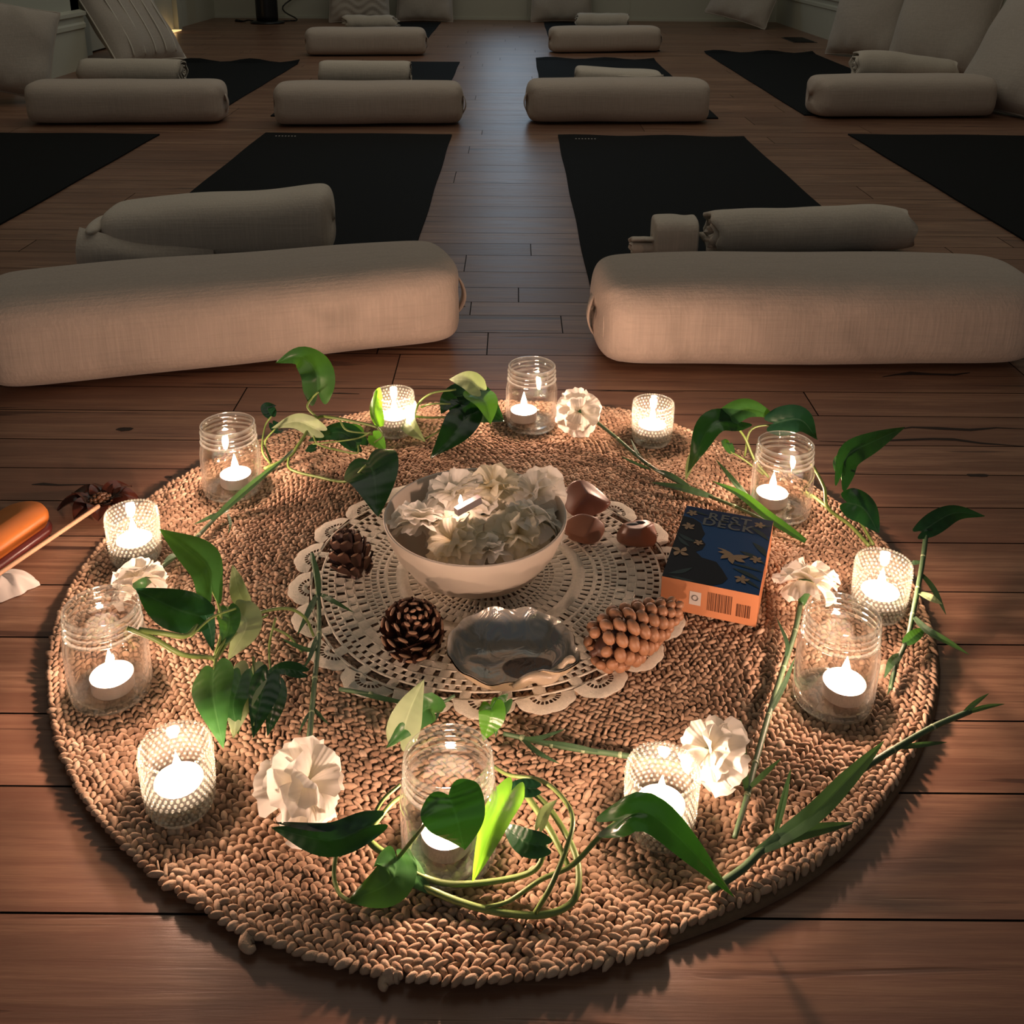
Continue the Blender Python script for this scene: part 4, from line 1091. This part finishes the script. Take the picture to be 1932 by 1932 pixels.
plant('vine_cutting', 'pothos vine around the front centre jar, dark heart leaf before it', 'vine cutting',
  [([(690, 1555, Z+.03), (700, 1590, Z+.025), (742, 1622, Z+.018), (800, 1672, Z+.008), (900, 1712, Z+.004), (1000, 1727, Z+.004), (1062, 1715, Z+.006), (1090, 1680, Z+.012), (1085, 1610, Z+.018), (1040, 1530, Z+.02), (1000, 1490, Z+.02)], .0027),
   ([(745, 1622, Z+.02), (800, 1655, Z+.012), (860, 1668, Z+.008), (950, 1660, Z+.01), (1010, 1640, Z+.02), (1028, 1600, Z+.03), (1025, 1590, Z+.032)], .0022),
   ([(636, 1600, Z+.02), (630, 1650, Z+.012), (640, 1685, Z+.01), (660, 1700, Z+.012)], .0016),
   ([(1010, 1722, Z+.008), (1045, 1660, Z+.03), (1080, 1560, Z+.045), (1065, 1510, Z+.04), (1020, 1472, Z+.03), (960, 1462, Z+.02), (920, 1438, Z+.01)], .0018),
   ([(1168, 1548, Z+.06), (1130, 1580, Z+.045), (1080, 1632, Z+.03), (1020, 1660, Z+.02), (960, 1700, Z+.008), (915, 1712, Z+.006)], .0018),
   ([(695, 1560, Z+.03), (720, 1512, Z+.045), (755, 1480, Z+.05)], .0015),
   ([(700, 1565, Z+.03), (735, 1520, Z+.035), (760, 1500, Z+.03)], .0018),
   ([(750, 1620, Z+.02), (790, 1570, Z+.05), (830, 1520, Z+.075)], .0015),
   ([(990, 1495, Z+.02), (1040, 1570, Z+.02), (1075, 1640, Z+.012)], .0026),
   ([(690, 1575, Z+.03), (660, 1600, Z+.025), (640, 1615, Z+.02)], .0015)],
  [([(846, 1500, .105), (862, 1545, .10), (875, 1602, .075)], 124, 'leafd', dict(n=(0, -.75, .65), fold=.22)),
   ([(965, 1492, .055), (930, 1560, .06), (893, 1662, .025)], 66, 'leafb', dict(n=(-.2, -.6, .7), fold=.25, wave=.15)),
   ([(1010, 1488, .045), (975, 1488, .045), (935, 1500, .04)], 34, 'leafd'),
   ([(698, 1558, .05), (620, 1585, .045), (512, 1562, .035)], 62, 'leafd', dict(n=(0, -.6, .8), fold=.35)),
   ([(690, 1548, .052), (610, 1562, .048), (520, 1552, .045)], 20, 'leafd', dict(n=(0, -.1, 1), heart=False)),
   ([(748, 1618, .035), (735, 1665, .03), (652, 1702, .018)], 84, 'leafm', dict(n=(.1, -.4, .9), fold=.12)),
   ([(752, 1620, .032), (790, 1660, .025), (818, 1690, .016)], 46, 'leafm', dict(n=(.1, -.4, .9), fold=.12)),
   ([(1025, 1595, .05), (990, 1588, .05), (945, 1552, .045)], 48, 'leafd', dict(n=(0, -.7, .7))),
   ([(1018, 1560, .05), (1030, 1530, .055), (1052, 1508, .055)], 22, 'leafp'),
   ([(1166, 1548, .085), (1225, 1535, .10), (1310, 1610, .065), (1385, 1692, .016)], 70, 'leafd', dict(n=(.1, -.45, .9), fold=.2)),
   ([(820, 1345, .03), (800, 1340, .045), (728, 1412, .02)], 56, 'leafm', dict(n=(0, -.8, .6))),
   ([(755, 1395, .025), (775, 1335, .05), (800, 1282, .07)], 64, 'leafp', dict(n=(-.1, -.9, .4))),
   ([(925, 1330, .045), (928, 1350, .042), (912, 1398, .02)], 52, 'leafb', dict(n=(0, -.8, .6))),
   ([(955, 1322, .045), (938, 1345, .04), (935, 1392, .025)], 34, 'leafm', dict(n=(.5, -.6, .6)))], GV)
plant('vine_cutting', 'pothos cutting at the back right with a pale-tipped leaf beside the back right jar', 'vine cutting',
  [([(1450, 900, Z+.002), (1425, 870, Z+.02), (1405, 825, Z+.05), (1385, 800, Z+.075)], .0018),
   ([(1440, 895, Z+.003), (1405, 868, Z+.02), (1375, 850, Z+.03)], .0013),
   ([(1405, 860, Z+.02), (1418, 810, Z+.06), (1470, 800, Z+.07)], .0013)],
  [([(1392, 795, .09), (1345, 800, .095), (1318, 845, .07), (1296, 895, .03)], 58, 'leafd', dict(n=(-.4, -.5, .8))),
   ([(1310, 850, .055), (1302, 875, .04), (1294, 905, .02)], 16, 'leafp', dict(heart=False, n=(-.4, -.5, .8))),
   ([(1360, 795, .09), (1410, 770, .105), (1466, 788, .085)], 42, 'leafm', dict(n=(0, -.7, .6))),
   ([(1378, 850, .045), (1370, 835, .05), (1382, 858, .03)], 20, 'leafm'),
   ([(1460, 798, .085), (1510, 792, .09), (1543, 830, .06)], 56, 'leafd', dict(n=(.3, -.8, .5)))], GV)
plant('vine_cutting', 'pothos cutting off the right rim with a folded leaf pointing up right over the floor', 'vine cutting',
  [([(1640, 1030, Z+.01), (1605, 992, Z+.02), (1562, 958, Z+.03), (1555, 920, Z+.045), (1532, 875, Z+.06)], .0022),
   ([(1562, 958, Z+.03), (1540, 940, Z+.025), (1522, 928, Z+.02)], .0020),
   ([(1648, 1028, Z+.01), (1618, 975, Z+.03), (1602, 945, Z+.045), (1590, 905, Z+.06), (1589, 890, Z+.07)], .0018)],
  [([(1588, 894, .085), (1600, 858, .095), (1650, 832, .095), (1708, 806, .09)], 46, 'leafd', dict(n=(.2, -.8, .5), fold=.45)),
   ([(1588, 892, .085), (1582, 868, .088), (1600, 850, .088)], 22, 'leafm', dict(n=(-.5, -.6, .4))),
   ([(1598, 948, .06), (1630, 960, .055), (1658, 1006, .03)], 76, 'leafd', dict(n=(.2, -.5, .8), fold=.1))], GV)

def carnation(label, stems, leaves, head=None, hrot=(0, 0), kind='loose', seed=21, calyx=None, mats=None, origin=None, hs=1.0):
    nm = 'carnation' if head else 'green_sprig'
    t = plant(nm, label, 'flower' if head else 'sprig', stems, leaves, 'long-stemmed carnations laid on the rug', 'stemd', origin)
    base = Vector(t.location)
    for (pts, r) in stems[:1]:
        for q in pts[1:-1]:
            c = P(*q)-base; MB().add(*ellipsoid(c, (.0030, .0030, .0028), 10, 6)).build('stem_node', M['stemp'], t)
    if head:
        c = P(*head)-base
        o = get_head(kind, seed, 'petal').build('petals', M['petal'], t); o.location = c; o.rotation_euler = (hrot[0], hrot[1], seed*.7); o.scale = (hs,)*3
        if calyx:
            a = P(*calyx)-base
            MB().add(*tube([a, a*.5+c*.5, c], [.0035, .0062, .0085], 12)).build('calyx', M['leafm'], t)
    return t
NL = dict(heart=False, fold=.3, wave=.02)
carnation('long-stemmed white carnation at the back right of the ring, stem running to the card box',
  [([(1118, 790, Z+.022), (1165, 828, Z+.016), (1225, 878, Z+.008), (1300, 920, Z+.006), (1385, 955, Z+.006), (1450, 985, Z+.006), (1520, 1020, Z+.004)], .0022)],
  [([(1225, 882, Z+.006), (1205, 860, Z+.012), (1190, 828, Z+.02)], 7, 'cleaf', NL), ([(1228, 886, Z+.006), (1200, 875, Z+.01), (1170, 860, Z+.014)], 7, 'cleaf', NL),
   ([(1345, 938, Z+.006), (1290, 922, Z+.012), (1228, 910, Z+.010)], 16, 'cleaf', NL), ([(1300, 918, Z+.008), (1260, 895, Z+.014), (1230, 885, Z+.01)], 12, 'cleaf', NL),
   ([(1520, 1022, Z+.004), (1450, 975, Z+.02), (1400, 935, Z+.035), (1345, 908, Z+.03)], 22, 'leafm', NL),
   ([(1425, 955, Z+.01), (1390, 915, Z+.03), (1350, 866, Z+.045)], 12, 'cleaf', NL)],
  (1090, 777, Z+.034), (-.3, -.9), 'loose', 21, (1118, 792, Z+.024), hs=.92)
carnation('white carnation beside the right votive, stem running down past the right jar',
  [([(1510, 1140, Z+.024), (1500, 1190, Z+.012), (1478, 1260, Z+.006), (1450, 1350, Z+.006), (1425, 1440, Z+.008), (1410, 1500, Z+.008), (1386, 1580, Z+.006)], .0026)],
  [([(1408, 1492, Z+.008), (1402, 1430, Z+.03), (1398, 1355, Z+.05)], 15, 'cleaf', NL), ([(1412, 1488, Z+.008), (1440, 1462, Z+.02), (1475, 1430, Z+.03)], 10, 'cleaf', NL),
   ([(1480, 1250, Z+.006), (1485, 1215, Z+.014), (1465, 1165, Z+.02)], 8, 'cleaf', NL), ([(1450, 1350, Z+.006), (1480, 1290, Z+.014), (1500, 1240, Z+.02)], 10, 'cleaf', NL)],
  (1522, 1100, Z+.034), (.75, .0), 'loose', 22, (1512, 1140, Z+.022), hs=.95)
carnation('white carnation behind the front right votive, stem running left to the doily',
  [([(1318, 1450, Z+.014), (1260, 1440, Z+.008), (1170, 1424, Z+.005), (1100, 1415, Z+.005), (1040, 1405, Z+.005), (985, 1392, Z+.005), (950, 1384, Z+.005)], .0024)],
  [([(985, 1394, Z+.005), (1020, 1392, Z+.014), (1068, 1375, Z+.02)], 9, 'cleaf', NL), ([(985, 1394, Z+.005), (1015, 1420, Z+.008), (1058, 1442, Z+.006)], 10, 'cleaf', NL),
   ([(1130, 1418, Z+.006), (1060, 1404, Z+.02), (1000, 1396, Z+.02)], 9, 'cleaf', NL)],
  (1346, 1418, Z+.034), (.1, .85), 'loose', 23, (1322, 1448, Z+.016), hs=.85)
carnation('white carnation lying at front left, its stem pointing up toward the doily',
  [([(582, 1412, Z+.02), (588, 1345, Z+.006), (594, 1280, Z+.006), (602, 1195, Z+.008), (600, 1120, Z+.012), (588, 1045, Z+.016)], .0024)],
  [([(602, 1120, Z+.012), (630, 1135, Z+.02), (668, 1156, Z+.012)], 10, 'cleaf', NL), ([(598, 1122, Z+.012), (580, 1160, Z+.016), (560, 1200, Z+.01)], 13, 'cleaf', NL),
   ([(600, 1225, Z+.008), (575, 1225, Z+.012), (530, 1205, Z+.02)], 9, 'cleaf', NL), ([(592, 1335, Z+.006), (575, 1360, Z+.008), (562, 1388, Z+.004)], 7, 'cleaf', NL),
   ([(590, 1335, Z+.006), (605, 1352, Z+.008), (622, 1368, Z+.004)], 7, 'cleaf', NL), ([(598, 1200, Z+.008), (585, 1240, Z+.012), (568, 1268, Z+.008)], 10, 'cleaf', NL),
   ([(602, 1130, Z+.012), (600, 1090, Z+.02), (590, 1040, Z+.03)], 10, 'cleaf', NL)],
  (574, 1482, Z+.034), (-.75, -.1), 'loose', 24, (582, 1415, Z+.018), hs=1.05)
carnation('white carnation beneath the left votive, stem running up past the back left jar',
  [([(300, 1075, Z+.014), (335, 1045, Z+.008), (375, 1010, Z+.006), (428, 955, Z+.010), (480, 912, Z+.02), (520, 880, Z+.03), (552, 850, Z+.035)], .0023)],
  [([(432, 962, Z+.010), (400, 975, Z+.012), (364, 990, Z+.006)], 10, 'cleaf', NL), ([(430, 970, Z+.010), (435, 990, Z+.008), (430, 1008, Z+.004)], 6, 'cleaf', NL),
   ([(400, 982, Z+.012), (470, 920, Z+.03), (540, 862, Z+.04)], 16, 'cleaf', NL), ([(340, 1045, Z+.008), (325, 1050, Z+.014), (308, 1062, Z+.016)], 14, 'cleaf', NL)],
  (262, 1100, Z+.026), (.2, -.9), 'mid', 25, (300, 1078, Z+.014), hs=.95)
carnation('bare carnation stem crossing the front right rim of the rug onto the floor',
  [([(1340, 1680, Z+.004), (1400, 1640, Z+.006), (1442, 1600, Z+.010), (1530, 1530, Z+.014), (1600, 1470, Z+.014), (1685, 1415, Z+.014), (1760, 1372, Z+.014), (1830, 1342, Z+.014)], .0030)],
  [([(1440, 1602, Z+.010), (1530, 1540, Z+.03), (1600, 1470, Z+.04), (1668, 1398, Z+.04)], 34, 'cleaf', NL), ([(1425, 1608, Z+.010), (1500, 1575, Z+.018), (1612, 1552, Z+.012)], 26, 'cleaf', NL),
   ([(1462, 1575, Z+.012), (1478, 1510, Z+.03), (1492, 1450, Z+.05)], 13, 'cleaf', NL), ([(1690, 1412, Z+.014), (1740, 1405, Z+.014), (1788, 1400, Z+.010)], 10, 'cleaf', NL),
   ([(1820, 1346, Z+.014), (1860, 1334, Z+.016), (1896, 1328, Z+.014)], 9, 'cleaf', NL), ([(1815, 1348, Z+.014), (1842, 1325, Z+.02), (1866, 1308, Z+.024)], 9, 'cleaf', NL)])
carnation('grey-green carnation stem on the right rim with one broad green leaf at its top',
  [([(1748, 1000, Z+.045), (1742, 1050, Z+.035), (1732, 1110, Z+.025), (1722, 1160, Z+.018), (1712, 1205, Z+.014), (1690, 1255, Z+.010), (1680, 1300, Z+.006)], .0026)],
  [([(1742, 1000, .06), (1800, 968, .065), (1858, 974, .055)], 40, 'leafd', dict(n=(.1, -.7, .7), fold=.25)), ([(1760, 990, .06), (1740, 998, .06), (1722, 998, .055)], 20, 'leafd'),
   ([(1735, 1118, Z+.024), (1755, 1128, Z+.028), (1778, 1140, Z+.024)], 18, 'leafp', NL), ([(1722, 1162, Z+.018), (1750, 1190, Z+.026), (1790, 1212, Z+.02), (1830, 1236, Z+.006)], 17, 'cleaf', NL),
   ([(1705, 1215, Z+.014), (1725, 1200, Z+.02), (1745, 1185, Z+.022)], 22, 'leafm', NL), ([(1735, 1080, Z+.03), (1760, 1110, Z+.02), (1785, 1160, Z+.01)], 12, 'cleaf', NL),
   ([(1738, 1060, Z+.03), (1720, 1062, Z+.028), (1702, 1056, Z+.02)], 10, 'cleaf', NL), ([(1700, 1235, Z+.012), (1682, 1250, Z+.016), (1668, 1280, Z+.008)], 16, 'cleaf', NL),
   ([(1690, 1258, Z+.010), (1682, 1290, Z+.008), (1674, 1312, Z+.004)], 9, 'cleaf', NL)])
carnation('thin dark green stem crossing the lower left edge of the doily',
  [([(640, 1300, ZD+.003), (700, 1310, ZD+.003), (760, 1325, ZD+.003), (830, 1325, ZD+.008), (858, 1312, ZD+.014)], .0018)],
  [([(830, 1325, ZD+.006), (828, 1340, ZD+.006), (822, 1362, ZD+.004)], 7, 'cleaf', NL), ([(760, 1325, ZD+.004), (720, 1318, ZD+.01), (672, 1308, ZD+.008)], 9, 'cleaf', NL)])

# ------------------------------------------------------------------ things at the left edge
def pod():
    c = P(192, 962); t = thing('dried_pod', 'dark glossy dried flower pod on the boards beside the rug, top left', 'dried flower', c)
    rr = random.Random(3)
    for k in range(8):
        a = k*2*PI/8+.3; l = .047*rr.uniform(.85, 1.2); d = Vector((math.cos(a), math.sin(a), 0))
        pts = [d*.006+Vector((0, 0, .006)), d*l*.55+Vector((0, 0, .016)), d*l+Vector((0, 0, .008))]
        V, F, A = leaf_geo(pts, .014, (0, 0, 1), False, .45, 0, .1, k)
        MB().add(V, F, 0, A).build('bract', M['pod'], t)
    mb = MB()
    for k in range(46):
        f = (k+.5)/46; r = .019*math.sqrt(f); a = k*2.39996
        mb.add(*ellipsoid((r*math.cos(a), r*math.sin(a), .018-.5*r+.004*(1-f)), (.0032,)*3, 6, 5))
    mb.build('seed_cluster', M['podc'], t)
pod()
def left_items():
    a = P(42, 985, .02); b = P(-90, 1075, .02); d = (a-b).normalized(); s = Vector((-d.y, d.x, 0))
    t = thing('polished_bar', 'smooth orange round-ended bar on a dark red base, cut off by the left edge', 'polished bar', (a.x, a.y, 0))
    def cap(r, h0, h1, ex):
        V = []; n = 24; prof = [(0, h0), (.9, h0), (1, h0+(h1-h0)*.3), (1, h0+(h1-h0)*.6), (.88, h1-.001), (0, h1)]
        for (q, z) in prof:
            for k in range(n):
                an = PI*2*k/n; x = math.cos(an); y = math.sin(an)
                p = d*(x*r*q*ex+(0 if x > 0 else -.11*(1 if q > 0 else 1)))+s*(y*r*q); V.append((p.x, p.y, z))
        return V, grid_faces(len(prof), n, False, True)
    V, F = cap(.029, .014, .034, 1.0); MB().add(V, [f[::-1] for f in F]).build('orange_body', M['amber'], t)
    V, F = cap(.031, .0005, .014, 1.0); MB().add(V, [f[::-1] for f in F]).build('red_base', M['maroon'], t)
    p0, p1 = P(186, 955, .028), P(-40, 1108, .030)
    t = thing('wooden_stick', 'thin pale wooden stick propped on the dried pod, running off the left edge', 'stick', (p0.x, p0.y, 0))
    o = Vector((p0.x, p0.y, 0)); MB().add(*tube([p0-o, (p0+p1)/2-o, p1-o], .0027, 8)).build('shaft', M['stick'], t)
    c = P(5, 1110, 0); t = thing('crumpled_cloth', 'crumpled white cloth on the boards at the left edge under the stick', 'cloth', c)
    V = []; nu, nv = 22, 30
    for i in range(nu+1):
        for j in range(nv):
            q = i/nu; an = 2*PI*j/nv; r = (.030+.004*math.sin(3*an)+.002*math.sin(8*an))*q
            V.append((r*math.cos(an)*1.15, r*math.sin(an)*.8, .0008+.017*(1-q**3)+.009*math.sin(5*an+4*q)*q*(1.02-q)+.003*math.sin(11*an+9*q)*q*(1.1-q)))
    V = [(x, y, max(z, .0005)) for x, y, z in V]
    MB().add(V, [f[::-1] for f in grid_faces(nu+1, nv, False, True)]).build('cloth_folds', M['white'], t)
left_items()
